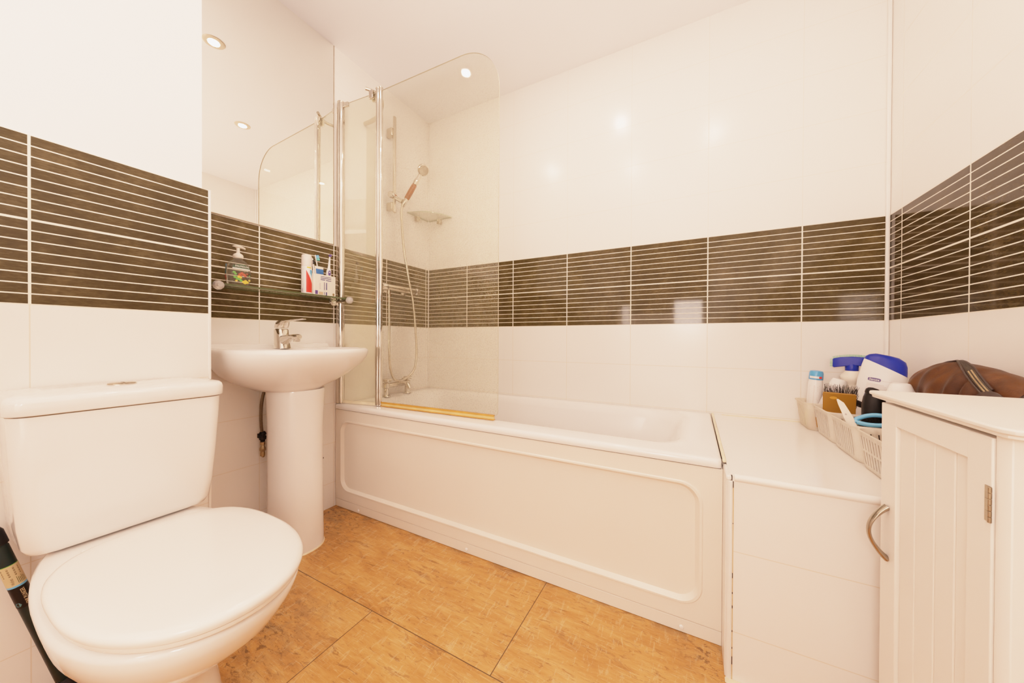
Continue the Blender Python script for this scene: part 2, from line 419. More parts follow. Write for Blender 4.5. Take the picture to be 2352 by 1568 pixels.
# ================================================================== DOWNLIGHTS
def area(name, loc, rot, size, power, col, shape='DISK', sy=None, spread=180):
    l = bpy.data.lights.new(name, 'AREA'); l.shape = shape; l.size = size; l.energy = power; l.color = col
    if sy: l.size_y = sy
    l.spread = math.radians(spread)
    o = bpy.data.objects.new(name, l); C.objects.link(o); o.location = loc; o.rotation_euler = rot; return o
WARM = (1.0, .59, .43)
for x, y, lab in ((.527, -1.01, 'round recessed ceiling downlight nearest the mirror'),
                  (1.185, -.60, 'round recessed ceiling downlight above the bathtub rim'),
                  (1.16, -1.28, 'round recessed ceiling downlight over the middle of the floor'),
                  (1.76, -1.01, 'round recessed ceiling downlight nearest the cabinet wall')):
    t = thing('ceiling_downlight', lab, 'light', (x, y, H), 'recessed ceiling downlights')
    MB().lathe([(.0235, -.001), (.026, -.004), (.040, -.0055), (.0445, -.003), (.0455, -.0002)], (x, y, H), n=40).build('bezel', M['bezel'], t)
    MB().lathe([(.0225, -.0045), (.023, -.0005)], (x, y, H), n=32).build('lens', M['lens'], t)
    area('downlight_lamp', (x, y, H-.007), (0, 0, 0), .046, 4.2, WARM)
area('hallway_lamp', (1.30, YF-.35, .75), (PI/2, 0, 0), .9, 9, (1, .60, .43), 'RECTANGLE', .9)
area('hallway_window', (1.58, YF-.06, 1.13), (PI/2, 0, 0), .27, 10, (1, .72, .60), 'RECTANGLE', .36)
area('hallway_window', (.905, YF-.06, 1.10), (PI/2, 0, 0), .09, 1.8, (1, .70, .58), 'RECTANGLE', .36)
area('ceiling_fill', (1.45, -2.05, .95), (PI, 0, 0), .7, 52, (1, .67, .55), 'DISK')  # added unseen fill lamp, aimed up to brighten ceiling and room

# ================================================================== BATH
t = thing('bathtub', 'long white bathtub with moulded front panel along the back wall', 'bathtub', (L/2, -.35, 0))
b = MB(); G = .002
def tub(x0, x1, y0, y1, r, z): return XY(rrect(x0, x1, y0, y1, r, 8), z)
b.loft([tub(G, L-G, -.704, -G, .012, .505), tub(G, L-G, -.706, -G, .014, .512), tub(G, L-G, -.705, -G, .014, .522),
        tub(G+.003, L-.005, -.700, -.004, .014, .5285), tub(.012, L-.014, -.690, -.012, .02, .5305), tub(.06, L-.08, -.615, -.045, .09, .5305),
        tub(.075, L-.10, -.600, -.055, .12, .528), tub(.088, L-.116, -.588, -.066, .13, .518), tub(.10, L-.135, -.578, -.076, .14, .49),
        tub(.12, L-.20, -.56, -.095, .15, .33), tub(.15, L-.30, -.53, -.125, .15, .17), tub(.19, L-.37, -.49, -.165, .14, .125), tub(.26, L-.45, -.42, -.23, .1, .115)], c0=False)
b.build('tub', M['acrylic'], t, sharp=60)
MB().box((.004, -.6985, .5005), (L-.004, -.660, .5055)).build('shadow_gap', M['blackline'], t)
b = MB()
def pan(x0, x1, z0, z1, r, y): return XZ(rrect(x0, x1, z0, z1, r, 8), y)
b.loft([pan(.003, L+.0008, .042, .5025, .002, -.668), pan(.003, L+.0008, .042, .5025, .002, -.698), pan(.005, L-.0004, .044, .5015, .002, -.700),
        pan(.040, 1.664, .088, .452, .060, -.700), pan(.043, 1.661, .091, .449, .058, -.7035), pan(.049, 1.655, .096, .444, .055, -.7035), pan(.060, 1.644, .106, .434, .047, -.690),
        pan(.070, 1.634, .116, .424, .04, -.689)], c0=False)
p = b.build('front_panel', M['panel'], t, sharp=28)
pl = MB().box((.003, -.6985, .001), (L+.0008, -.672, .0405)).build('plinth', M['panel'], t, bevel=.002)
for x in (.181, .833, 1.610):
    MB().lathe([(.0065, 0), (.0065, .002), (.005, .0045), (.002, .0055)], (x, -.6985, .0165), (0, -1, 0), 16).build('screw_cap', M['acrylic'], pl)

# bath filler tap on the rim end, under the shower
t = thing('bath_mixer_tap', 'chrome bath mixer tap with crosshead handles on bathtub end', 'tap', (.062, -.35, .5305))
b = MB()
for y in (-.425, -.262):
    b.lathe([(.026, 0), (.024, .006), (.014, .010), (.013, .045), (.020, .052), (.021, .075), (.016, .080)], (.062, y, .5305), n=20)
b.tube([(.062, -.437, .594), (.062, -.25, .594)], .0155, 16)
b.tube(spline([(.07, -.344, .594), (.11, -.344, .604), (.15, -.344, .600), (.168, -.344, .575)], 6), .012, 14)
b.build('body', M['chrome'], t)
for y in (-.425, -.262):
    h = MB().lathe([(.010, .080), (.012, .086), (.022, .088), (.023, .100), (.016, .104)], (.062, y, .5305), n=20)
    for k in range(4):
        a = PI/4 + k*PI/2; h.tube([(.062, y, .6245), (.062+.030*math.cos(a), y+.030*math.sin(a), .6245)], [.007, .0085], 10)
    h.build('crosshead_handle', M['chrome'], t)

# ================================================================== TILED LEDGE
t = thing('tiled_ledge', 'white tiled boxed ledge at the end of the bathtub', 'ledge', ((LX+W)/2, LY/2, 0))
MB().box((LX+.004, LY+.004, .001), (W-.001, -.001, LZ-.004)).build('tiled_front', M['tile_ledge'], t)
n_ = N('ledge_top_tile'); s_ = n_.xyz()
M['ledge_top'] = n_.done(n_.bsdf(n_.mix(n_.noise(2, 2), (.85, .815, .76), (.88, .85, .80)), .1))
MB().box((1.7192, LY+.012, LZ-.004), (W-.001, -.001, LZ)).build('tiled_top', M['ledge_top'], t)
b = MB(); b.loft([[(x, LY+.0085 - .0095*math.cos(a), LZ-.0085 + .0095*math.sin(a)) for a in [math.radians(q) for q in (-70, -45, -20, 5, 30, 55, 75, 90)]] + [(x, LY+.014, LZ-.010), (x, LY+.005, LZ-.018)] for x in (LX+.008, W-.002)])
b.build('bullnose_trim', M['trim'], t)
MB().box((1.7121, -.79, .001), (1.7262, -.62, .508)).build('side_return', M['trim'], t)
b = MB(); b.loft([[(1.7125, -.776, z), (1.7125, -.789, z), (1.716, -.797, z), (1.722, -.8005, z), (1.7265, -.798, z), (1.7265, -.776, z)] for z in (.001, .508)])
b.build('corner_trim', M['trim'], t, bevel=.001)
MB().box((1.7115, -.797, .508), (1.724, -.705, .5215)).build('trim_end', M['trim'], t, bevel=.004)
MB().box((1.7108, -.70, .5215), (1.7195, -.003, .5315)).build('sealant_joint', M['sealant'], t, bevel=.003)
MB().box((1.7265, -.7973, .001), (1.7285, -.7955, .50)).build('dirty_joint', M['groutline'], t)
for z0, z1 in ((.492, .508), (.40, .402), (.262, .275), (.222, .226), (.185, .192), (.125, .129), (.082, .086), (.042, .062)): MB().box((1.7263, -.7982, z0), (1.7282, -.796, z1)).build('grout_gap', M['blackline'], t)
MB().box((LX+.03, -.004, LZ), (W-.012, -.0005, LZ+.003)).build('back_sealant', M['sealant'], t)
# mastic line at the foot of the ledge
MB().box((1.712, -.812, .0), (2.28, -.796, .004)).build('foot_sealant', M['sealant'], t, bevel=.002)

# ================================================================== SHOWER SCREEN
PX, PY = .257, -.642                          # hinge pole
t = thing('shower_screen', 'hinged clear glass bath screen with rounded top corner and chrome poles', 'shower screen', (PX, PY, .531))
d1 = Vector((PX-.022, PY+.683, 0)).normalized(); q1 = Vector((-d1.y, d1.x, 0))
d2 = Vector((.923-PX, -.619-PY, 0)).normalized(); q2 = Vector((-d2.y, d2.x, 0))
# wall profile
MB().loft([[Vector((0.022, -.683, z)) + Vector((.0185*math.cos(2*PI*k/18), .0185*math.sin(2*PI*k/18), 0)) for k in range(18)] for z in (.533, 2.076, 2.080)]).build('wall_profile', M['chrome'], t)
MB().box((.0005, -.699, .533), (.014, -.668, 2.055)).build('wall_channel', M['chrome'], t, bevel=.002)
cap = MB().lathe([(.0188, 0), (.0192, .001), (.019, .005), (.013, .0075)], (.022, -.683, 2.079), n=18).build('profile_cap', M['chrome_soft'], t)
# hinge pole: double barrel
b = MB()
for dx, r in ((-.0075, .0125), (.0085, .0105)):
    b.loft([[Vector((PX, PY, z)) + d2*dx + Vector((r*math.cos(2*PI*k/20), r*math.sin(2*PI*k/20), 0)) for k in range(20)] for z in (.533, 2.100)])
b.build('hinge_pole', M['chrome'], t)
b = MB()
for dx, r in ((-.0075, .0132), (.0085, .0112)):
    o_ = Vector((PX, PY, 2.100)) + d2*dx
    b.lathe([(r, 0), (r, .004), (r*.6, .0065)], o_, n=20)
b.build('pole_cap', M['chrome_soft'], t)
# narrow fixed pane
def pane(org, d, q, outline, th, mats, name, par):
    b = MB(); lo = [org + d*s + Vector((0, 0, z)) - q*th/2 for s, z in outline]; hi = [org + d*s + Vector((0, 0, z)) + q*th/2 for s, z in outline]
    n = len(lo); b._add(lo + hi, [tuple(range(n))[::-1], tuple(range(n, 2*n))], 0)
    b._add(lo + hi, [(i, (i+1) % n, n+(i+1) % n, n+i) for i in range(n)], 1)
    return b.build(name, mats, par, sharp=20)
o1 = Vector((.022, -.683, 0)); len1 = (Vector((PX, PY, 0)) - o1).length
pane(o1, d1, q1, [(.015, .546), (len1-.016, .546), (len1-.016, 2.086), (.015, 2.070)], .005, [M['narrow_glass'], M['glass_edge']], 'narrow_pane', t)
o2 = Vector((PX, PY, 0)); len2 = .6735
out = [(.018, .548)]
for i in range(5): a = math.radians(-90 + 22.5*i); out.append((len2-.02+.02*math.cos(a), .568+.02*math.sin(a)))
R_ = .185
for i in range(17): a = math.radians(90*i/16); out.append((len2-R_+R_*math.cos(a), 2.088-R_+R_*math.sin(a)))
out.append((.018, 2.088))
pane(o2, d2, q2, out, .005, [M['screen_glass'], M['glass_edge']], 'wide_pane', t)
for nm, mt, (s0, s1, z0, z1, w) in (('seal_channel', 'orange_seal', (.02, len2-.018, .5465, .5535, .0060)), ('seal_wiper', 'seal_cream', (.02, len2-.018, .5355, .5465, .0045)), ('seal_fin', 'orange_seal', (.02, len2-.016, .5322, .5356, .0085))):
    lo = [o2+d2*s0-q2*w, o2+d2*s1-q2*w, o2+d2*s1+q2*w, o2+d2*s0+q2*w]
    MB().loft([[p_ + Vector((0, 0, z)) for p_ in lo] for z in (z0, z1)]).build(nm, M[mt], t, bevel=.001)
b = MB(); lo = [o1+d1*.012-q1*.005, o1+d1*(len1-.012)-q1*.005, o1+d1*(len1-.012)+q1*.005, o1+d1*.012+q1*.005]
b.loft([[p_ + Vector((0, 0, z)) for p_ in lo] for z in (.5325, .547)]); b.build('narrow_bottom_seal', M['sealant'], t, bevel=.001)
# stay bar from pane clamp back to the wall
cpos = o1 + d1*(len1-.040) + Vector((0, 0, 2.075))
b = MB()
for q_ in (-.011, .011):
    b.loft([[cpos + d1*sx + q1*(q_+sq) + Vector((0, 0, sz)) for sx, sq in ((-.011, -.006), (.011, -.006), (.011, .006), (-.011, .006))] for sz in (-.022, .016)])
b.loft([[cpos + d1*sx + q1*sq + Vector((0, 0, sz)) for sx, sq in ((-.011, -.016), (.011, -.016), (.011, .016), (-.011, .016))] for sz in (.014, .021)])
b.build('pane_clamp', M['chrome'], t, bevel=.002)
b = MB(); b.tube(spline([cpos + Vector((-.02, -.028, .026)), cpos + Vector((.0, .0, .024)), cpos + Vector((.012, .035, .018)), (.20, -.575, 2.083), (.13, -.535, 2.073), (.06, -.5235, 2.070), (.002, -.523, 2.070)], 6), [.0075]*18+[.0085]*6+[.011]*13, 12)
b.build('stay_bar', M['chrome_soft'], t)
b = MB(); k0 = o1 + d1*.016 + Vector((0, 0, 2.066))
b.loft([[k0 + d1*sx + q1*sq + Vector((0, 0, sz)) for sx, sq in ((0, -.006), (.032, -.006), (.032, .006), (0, .006))] for sz in (-.010, .012)])
b.build('hinge_clip', M['chrome'], t, bevel=.002)

# ================================================================== MIRROR
t = tag(MB().box((.0005, BY+.001, 1.3475), (.006, -.714, H-.002)).build('wall_mirror', M['mirror'], bevel=.0012), 'large frameless mirror above the basin reaching the ceiling', 'mirror')
MB().box((.0005, -.7139, 1.347), (.0066, -.7118, H-.002)).box((.0005, BY+.001, 1.3452), (.0066, -.712, 1.3474)).build('edge_strip', simple('mirror_edge', (.30, .25, .16), .35), t)

# ================================================================== BASIN
YC = -1.0
t = thing('wash_basin', 'white ceramic wash basin on a full pedestal beneath the mirror', 'basin', (.14, YC, 0))
b = MB()
def bl(xb, xf, hw, z, xc=.19, nb=7, nf=2.25, yc=YC): return XY(egg(xb, xf, yc, hw, xc, nb, nf, 72), z)
b.loft([bl(.004, .266, .110, .656, .13, 3), bl(.003, .276, .124, .667, .13, 4), bl(.002, .318, .172, .690, .13), bl(.002, .372, .213, .722, .15), bl(.002, .425, .243, .760, .17), bl(.002, .450, .2535, .790),
        bl(.002, .458, .2565, .808), bl(.002, .4575, .256, .818), bl(.004, .449, .250, .8245), bl(.010, .440, .244, .826), bl(.020, .424, .232, .824),
        bl(.130, .408, .218, .820, .26, 2.6), bl(.140, .398, .208, .806, .27, 2.5), bl(.150, .375, .185, .77, .27, 2.4), bl(.17, .34, .15, .73, .27, 2.2), bl(.21, .30, .08, .705, .26, 2), bl(.23, .27, .03, .70, .25, 2)])
b.build('bowl', M['ceramic'], t, sharp=75)
MB().loft([XY(rrect(.002, .028, YC-.250, YC+.250, .008, 4), .815), XY(rrect(.002, .026, YC-.249, YC+.249, .008, 4), .838), XY(rrect(.002, .020, YC-.245, YC+.245, .006, 4), .842)]).build('rear_upstand', M['ceramic'], t)
b = MB()
def pd(xb, xf, hw, z): return XY(egg(xb, xf, YC+.012, hw*.95, .165, 2.3, 2.2, 48), z)
b.loft([pd(.055, .272, .100, .001), pd(.055, .272, .100, .04), pd(.055, .266, .098, .25), pd(.055, .264, .099, .48), pd(.055, .268, .1035, .60), pd(.055, .272, .106, .648), pd(.055, .270, .1045, .656)])
b.build('pedestal', M['ceramic'], t, sharp=60)
MB().loft([pd(.052, .276, .103, .0005), pd(.052, .274, .101, .005)]).build('foot_sealant', M['sealant'], t)
# mixer tap (moves with the basin)
tx, ty, tz = .105, -1.012, .823
tap = MB()
def tl(cx, rx, ry, z, n=2.6): return [(cx + math.copysign(abs(math.cos(a))**(2/n), math.cos(a))*rx, ty + math.copysign(abs(math.sin(a))**(2/n), math.sin(a))*ry, z) for a in [2*PI*k/28 for k in range(28)]]
tap.loft([tl(tx, .031, .0285, tz), tl(tx, .0305, .028, tz+.004), tl(tx-.003, .027, .026, tz+.03), tl(tx-.006, .026, .025, tz+.058), tl(tx-.008, .025, .0245, tz+.078), tl(tx-.009, .021, .021, tz+.083)])
tap = tap.build('tap', M['chrome'], t)
b = MB()
sl = []
for x, w, zt_, zb_ in ((tx-.005, .021, tz+.060, tz+.006), (tx+.022, .020, tz+.058, tz+.014), (tx+.045, .018, tz+.058, tz+.030), (tx+.07, .0165, tz+.058, tz+.038), (tx+.09, .0165, tz+.060, tz+.040), (tx+.112, .0165, tz+.060, tz+.037), (tx+.121, .011, tz+.057, tz+.041)):
    zc = (zt_+zb_)/2; h = (zt_-zb_)/2
    sl.append([(x, ty + w*math.copysign(abs(math.cos(a))**.8, math.cos(a)), zc + h*math.copysign(abs(math.sin(a))**.8, math.sin(a))) for a in [2*PI*k/20 for k in range(20)]])
b.loft(sl); b.lathe([(.011, 0), (.0125, .003), (.0125, .012)], (tx+.104, ty, tz+.028), n=18)
b.build('spout', M['chrome'], tap)
b = MB(); b.loft([tl(tx-.008, .0225, .0225, tz+.086), tl(tx-.006, .0245, .024, tz+.090), tl(tx-.002, .0255, .024, tz+.100), tl(tx+.004, .024, .022, tz+.111), tl(tx+.008, .017, .016, tz+.117)])
sl = []
for x, w, zc, h in ((tx-.012, .015, tz+.106, .009), (tx+.02, .016, tz+.113, .006), (tx+.06, .013, tz+.1165, .004), (tx+.11, .0125, tz+.119, .003), (tx+.150, .011, tz+.1205, .003), (tx+.157, .006, tz+.121, .002)):
    sl.append([(x, ty + w*math.cos(a), zc + h*math.sin(a)) for a in [2*PI*k/18 for k in range(18)]])
b.loft(sl); b.build('lever', M['chrome'], tap)
# flexible supply hose beside the pedestal
t = thing('supply_hose', 'braided water supply hose with black isolating valve beside the pedestal', 'hose', (.05, -1.07, .36))
hp = [(.075, -1.035, .67), (.068, -1.058, .655), (.060, -1.068, .60), (.050, -1.066, .53), (.044, -1.060, .475)]
MB().tube(spline(hp, 6), .0062, 10).build('braided_tube', simple('braided_steel', (.13, .10, .06), .45, .6, var=.4, nscale=300), t)
b = MB(); x, y = .040, -1.055
b.lathe([(.008, .102), (.012, .098), (.0135, .09), (.010, .086), (.0135, .080), (.0135, .070), (.009, .066), (.0085, .060)], (x, y, .372), n=8)
b.box((x-.006, y-.018, .45), (x+.006, y-.009, .468)).box((x+.006, y-.004, .446), (x+.022, y+.004, .458))
b.build('isolating_valve', M['rubber'], t, bevel=.001)
b = MB(); b.lathe([(.010, .058), (.010, .046), (.0075, .044), (.0115, .032), (.0115, .022), (.008, .018), (.0095, .012), (.0095, 0)], (x, y, .372), n=8); b.build('compression_nut', M['brass'], t)
MB().tube([(x, y, .382), (x, y, .372), (x-.012, y+.008, .366), (.0015, y+.02, .366)], .006, 10).build('wall_pipe', M['brass'], t)
# little black plug in the wall tile right of the pedestal
b = MB(); b.lathe([(.0055, 0), (.0055, .004), (.004, .006)], (.0005, -.769, .268), (1, 0, 0), 12).box((.0005, -.7715, .247), (.003, -.7665, .268))
tag(b.build('wall_plug', M['black']), 'tiny black plug in the wall tile between pedestal and bath panel', 'plug')

# ================================================================== GLASS SHELF AND WHAT STANDS ON IT
SZ = 1.066
t = thing('glass_shelf', 'narrow green-edged glass shelf with crystal end knobs under the mirror', 'shelf', (.06, -.972, SZ))
b = MB(); ol = rrect(.012, .125, -1.262, -.690, .012, 5); n_ = len(ol)
v_ = [(x, y, SZ-.007) for x, y in ol] + [(x, y, SZ) for x, y in ol]
b._add(v_, [tuple(range(n_))[::-1], tuple(range(n_, 2*n_))], 0); b._add(v_, [(i, (i+1) % n_, n_+(i+1) % n_, n_+i) for i in range(n_)], 1)
b.build('glass_pane', [M['shelf_glass'], M['shelf_edge']], t, sharp=20)
for y in (-1.240, -.712):
    r = MB().tube([(.001, y, SZ-.013), (.118, y, SZ-.013)], .0055, 12)
    r.lathe([(.0215, .0005), (.0215, .006), (.019, .010), (.008, .013)], (0, y, SZ-.013), (1, 0, 0), 24)
    r = r.build('bracket', M['chrome'], t)
    MB().lathe([(.006, .116), (.012, .117), (.0165, .122), (.0175, .130), (.0145, .139), (.007, .144)], (0, y, SZ-.010), (1, 0, 0), 10).build('crystal_knob', M['crystal'], r, sharp=5)
# soap dispenser
sx, sy = .066, -1.153
t = thing('soap_dispenser', 'clear pump bottle of hand soap with sea-life picture and green brand label', 'soap bottle', (sx, sy, SZ))
def ov(w, d, z, n=2.8): return [(sx + d*math.copysign(abs(math.cos(a))**(2/n), math.cos(a)), sy + w*math.copysign(abs(math.sin(a))**(2/n), math.sin(a)), SZ+z) for a in [2*PI*k/36 for k in range(36)]]
P_ = [(.030, .018, .0008), (.034, .0215, .004), (.0375, .0225, .016), (.040, .0235, .035), (.0405, .0235, .055), (.0385, .023, .072), (.034, .0215, .086), (.026, .018, .097), (.015, .014, .104), (.0125, .0125, .108), (.0125, .0125, .112)]
MB().loft([ov(*q) for q in P_]).build('bottle', M['clear_plastic'], t)
def surf(y, z, lift=.0009):        # front face of the bottle
    for (w0, d0, z0), (w1, d1_, z1) in zip(P_, P_[1:]):
        if z0 <= z <= z1: f = (z-z0)/(z1-z0); w = w0+(w1-w0)*f; d = d0+(d1_-d0)*f; break
    c = min(.999, abs(y)/w)**2.8
    return (sx + d*(1-c)**(1/2.8) + lift, sy + y, SZ + z)
def patch(pts, lift, mat, name, par, nx=1):
    b = MB(); b._add([surf(y, z, lift) for y, z in pts], [tuple(range(len(pts)))]); return b.build(name, mat, par, fixn=False)
def strip(y0, y1, f0, f1, lift, mat, name, par, n=12):
    b = MB(); vs = []; fs = []
    for i in range(n+1):
        y = y0+(y1-y0)*i/n; vs += [surf(y, f0(i/n), lift), surf(y, f1(i/n), lift)]
        if i: fs.append((2*i-2, 2*i, 2*i+1, 2*i-1))
    b._add(vs, fs); return b.build(name, mat, par, fixn=False)
lab = strip(-.026, .031, lambda q: .070, lambda q: .074 + .011*math.sin(PI*(.1+.8*q)), .0009, M['dkgreen'], 'brand_label', t)
strip(-.027, .032, lambda q: .0655, lambda q: .0695, .0009, M['white_plastic'], 'label_stripe', t)
lettering('PALMOLIVE', .0092, (0, 0, 0), (0, 1, 0), (0, 0, 1), M['white_plastic'], t, bend=lambda x, y: surf(.004+x*.98, .0765+y, .0018))
random.seed(3)
b = MB()
cols = [(-.022, .052, .005, 0), (-.018, .046, .004, 0), (-.02, .034, .005, 0), (-.012, .030, .006, 0), (-.005, .026, .006, 0), (.000, .022, .005, 0), (-.005, .045, .0055, 1), (.002, .050, .006, 1), (.009, .046, .006, 1), (.014, .041, .005, 1), (-.002, .040, .005, 1), (.02, .05, .003, 1),
        (-.008, .036, .005, 2), (-.002, .034, .005, 2), (.008, .018, .006, 2), (.015, .021, .006, 2), (.021, .017, .006, 2), (.013, .014, .005, 2), (-.015, .020, .004, 2), (.029, .026, .004, 2), (.030, .044, .003, 0)]
for y, z, r, m_ in cols:
    pts = [(y + r*(1+.25*random.uniform(-1, 1))*math.cos(a), z + r*.85*(1+.25*random.uniform(-1, 1))*math.sin(a)) for a in [2*PI*k/9 for k in range(9)]]
    b._add([surf(py, pz, .0007 + .0002*m_) for py, pz in pts], [tuple(range(9))], m_)
b.build('picture', [M['leaf'], M['coral'], M['yellow']], t, fixn=False)
# back of the label seen through the narrow side
b = MB()
for y, z, r, m_ in ((-.0345, .065, .008, 0), (-.0355, .052, .008, 0), (-.036, .034, .008, 1), (-.034, .026, .006, 1), (-.034, .078, .006, 2)):
    b._add([(sx+.002+r*.7*math.cos(a), sy+y-.0055, SZ+z+r*math.sin(a)) for a in [2*PI*k/8 for k in range(8)]], [tuple(range(8))], m_)
b.build('side_picture', [M['tealprint'], M['coral'], M['skyblue']], t, fixn=False)
b = MB(); b.lathe([(.0155, .110), (.0165, .112), (.0165, .121), (.0135, .126), (.0075, .130), (.0055, .132), (.0052, .150), (.0075, .152)], (sx, sy, SZ), n=24)
sl = []
for y, w, zc, h in ((-.018, .003, .1545, .0015), (-.012, .008, .1555, .003), (0, .0095, .156, .0045), (.012, .008, .155, .004), (.022, .0055, .1525, .0035), (.024, .003, .151, .002)):
    sl.append([(sx + w*math.cos(a), sy+y, SZ+zc+h*math.sin(a)) for a in [2*PI*k/14 for k in range(14)]])
b.loft(sl); b.build('pump', M['cream_plastic'], t)
# red and white can
cx, cy = .066, -.887
t = thing('toiletry_can', 'slim white and red can with pale cap on the glass shelf', 'can', (cx, cy, SZ))
MB().lathe([(.0205, .0006), (.0215, .003), (.0215, .128), (.0205, .130)], (cx, cy, SZ), n=32).build('can_body', M['white_plastic'], t)
MB().lathe([(.0208, .1305), (.021, .133), (.0205, .176), (.0185, .1815), (.012, .1825)], (cx, cy, SZ), n=32).build('cap', simple('pale_cap', (.80, .72, .66), .3, var=.2, nscale=35), t)
def cyl(a, z, r=.0219, ox=cx, oy=cy, oz=SZ): return (ox + r*math.cos(a), oy + r*math.sin(a), oz + z)
def cstrip(f0, f1, a0, a1, mat, name, par, n=10, r=.0219, ox=cx, oy=cy, oz=SZ, world=True):
    b = MB(); vs = []; fs = []
    for i in range(n+1):
        a = a0+(a1-a0)*i/n; vs += [cyl(a, f0(i/n), r, ox, oy, oz), cyl(a, f1(i/n), r, ox, oy, oz)]
        if i: fs.append((2*i-2, 2*i, 2*i+1, 2*i-1))
    b._add(vs, fs); return b.build(name, mat, par, fixn=False, world=world)
R = math.radians
cstrip(lambda q: .010, lambda q: .112-.062*q, R(-35), R(42), M['red'], 'red_flash', t)
cstrip(lambda q: .120, lambda q: .126, R(-28), R(28), M['yellow'], 'yellow_tab', t)
cstrip(lambda q: .098-.02*q, lambda q: .113, R(5), R(42), M['skyblue'], 'blue_print', t)
b = MB()
for k in range(14):
    a0, a1 = R(-95), R(-70+random.uniform(0, 14)); z = .030+k*.0065
    b._add([cyl(a0, z), cyl(a1, z), cyl(a1, z+.0022), cyl(a0, z+.0022)], [(0, 1, 2, 3)])
b.build('small_print', M['grey_print'], t, fixn=False)
b = MB()
for k in range(8): b._add([cyl(R(-92), .012+k*.002), cyl(R(-68), .012+k*.002), cyl(R(-68), .0132+k*.002), cyl(R(-92), .0132+k*.002)], [(0, 1, 2, 3)])
b.build('barcode', M['purple'], t, fixn=False)
# toothbrush holder: plain white box with blue bars
hx0, hx1, hy0, hy1, hz = .032, .090, -.868, -.757, .100
t = thing('toothbrush_holder', 'square white toothbrush holder with blue bars printed on its front', 'toothbrush holder', ((hx0+hx1)/2, (hy0+hy1)/2, SZ))
MB().loft([XY(rrect(hx0, hx1, hy0, hy1, .006, 4), SZ+.0006), XY(rrect(hx0, hx1, hy0, hy1, .006, 4), SZ+hz-.001), XY(rrect(hx0+.001, hx1-.001, hy0+.001, hy1-.001, .006, 4), SZ+hz), XY(rrect(hx0+.004, hx1-.004, hy0+.004, hy1-.004, .005, 4), SZ+hz), XY(rrect(hx0+.004, hx1-.004, hy0+.004, hy1-.004, .005, 4), SZ+.006)]).build('box', M['cream_plastic'], t)
def decals(rects, mat, name):
    b = MB()
    for y0, y1, z0, z1 in rects: b._add([(hx1+.0004, hy0+y0, SZ+z0), (hx1+.0004, hy0+y1, SZ+z0), (hx1+.0004, hy0+y1, SZ+z1), (hx1+.0004, hy0+y0, SZ+z1)], [(0, 1, 2, 3)])
    b.build(name, mat, t, fixn=False)
decals([(.032, .085, .0895, .0925), (.032, .085, .082, .0855), (.032, .054, .0745, .0785), (.058, .085, .0735, .0770), (.049, .052, .028, .066), (.059, .064, .030, .065), (.049, .052, .006, .020), (.058, .064, .004, .020)], M['navy'], 'blue_bar')
decals([(.006, .019, .006, .024)], M['purple'], 'purple_square')
decals([(.024, .044, .006, .019)], M['tan_print'], 'tan_square')
decals([(.027, .032, .032+.006*k, .0352+.006*k) for k in range(5)], M['grey_print'], 'grey_dash')
for q_ in ((.013, .0136, .03, .088), (.024, .0246, .03, .088), (.07, .0706, .012, .07), (.09, .0906, .012, .085)): decals([q_], M['pale_print'], 'panel_line')
b = MB(); b._add([(hx1+.0005, hy1-.014+.0055*math.cos(a), SZ+.012+.0065*math.sin(a)) for a in [2*PI*k/20 for k in range(20)]], [tuple(range(20))]); b.build('round_badge', M['brass'], t, fixn=False)
# brushes and tube in the holder (local z runs up the handle)
def lean(name, label, cat, base, top, face, group=None):
    z = Vector(top) - Vector(base); return thing(name, label, cat, base, group, axes(z, face)), z.length
t, l = lean('toothbrush', 'white toothbrush with slim curved head leaning out of holder next to red can', 'toothbrush', (.060, -.846, SZ+.0075), (.064, -.857, SZ+.178), (1, 0, 0), 'toothbrushes in the holder')
b = MB(); sl = []
for z, w, d, ox in ((0, .004, .003, 0), (.04, .006, .004, 0), (.09, .0065, .004, 0), (.12, .0042, .0035, .001), (.14, .0048, .004, .0), (.152, .0062, .005, -.001), (.165, .006, .0045, -.003), (.172, .003, .003, -.006)):
    sl.append([(d*math.cos(a)+ox, w*math.sin(a)+ox*1.2, z) for a in [2*PI*k/14 for k in range(14)]])
b.loft(sl).build('handle', M['white_plastic'], t, world=False)
b = MB()
for k in range(5): b.box((.003, -.004, .140+k*.004), (.010, .004, .1425+k*.004))
b.build('bristles', M['rubber'], t, world=False)
t, l = lean('toothbrush', 'white handled toothbrush with bright blue and teal bristles in the holder', 'toothbrush', (.050, -.800, SZ+.0075), (.047, -.835, SZ+.196), (.6, 1, 0), 'toothbrushes in the holder')
b = MB(); sl = []
for z, w, d in ((0, .004, .003), (.05, .0055, .004), (.10, .0048, .0038), (.15, .0036, .003), (.165, .0045, .003), (.185, .0058, .003), (.192, .003, .0025)):
    sl.append([(d*math.cos(a), w*math.sin(a), z) for a in [2*PI*k/14 for k in range(14)]])
b.loft(sl).build('handle', M['white_plastic'], t, world=False)
MB().box((.002, -.0055, .165), (.0155, .0055, .176)).build('bristles', M['teal'], t, world=False, bevel=.001)
MB().box((.002, -.0055, .1765), (.0145, .0055, .190)).build('bristles', M['skyblue'], t, world=False, bevel=.001)
t, l = lean('electric_toothbrush', 'white electric toothbrush with purple button panel at holder end near shower screen', 'toothbrush', (.050, -.778, SZ+.0075), (.056, -.767, SZ+.205), (1, -.25, 0), 'toothbrushes in the holder')
b = MB(); sl = []
for z, w, d in ((0, .009, .009), (.06, .0105, .0105), (.105, .0115, .011), (.124, .0105, .010), (.136, .0062, .006), (.15, .0052, .005), (.185, .0036, .0036), (.196, .0034, .0034)):
    sl.append([(d*math.cos(a), w*math.sin(a), z) for a in [2*PI*k/18 for k in range(18)]])
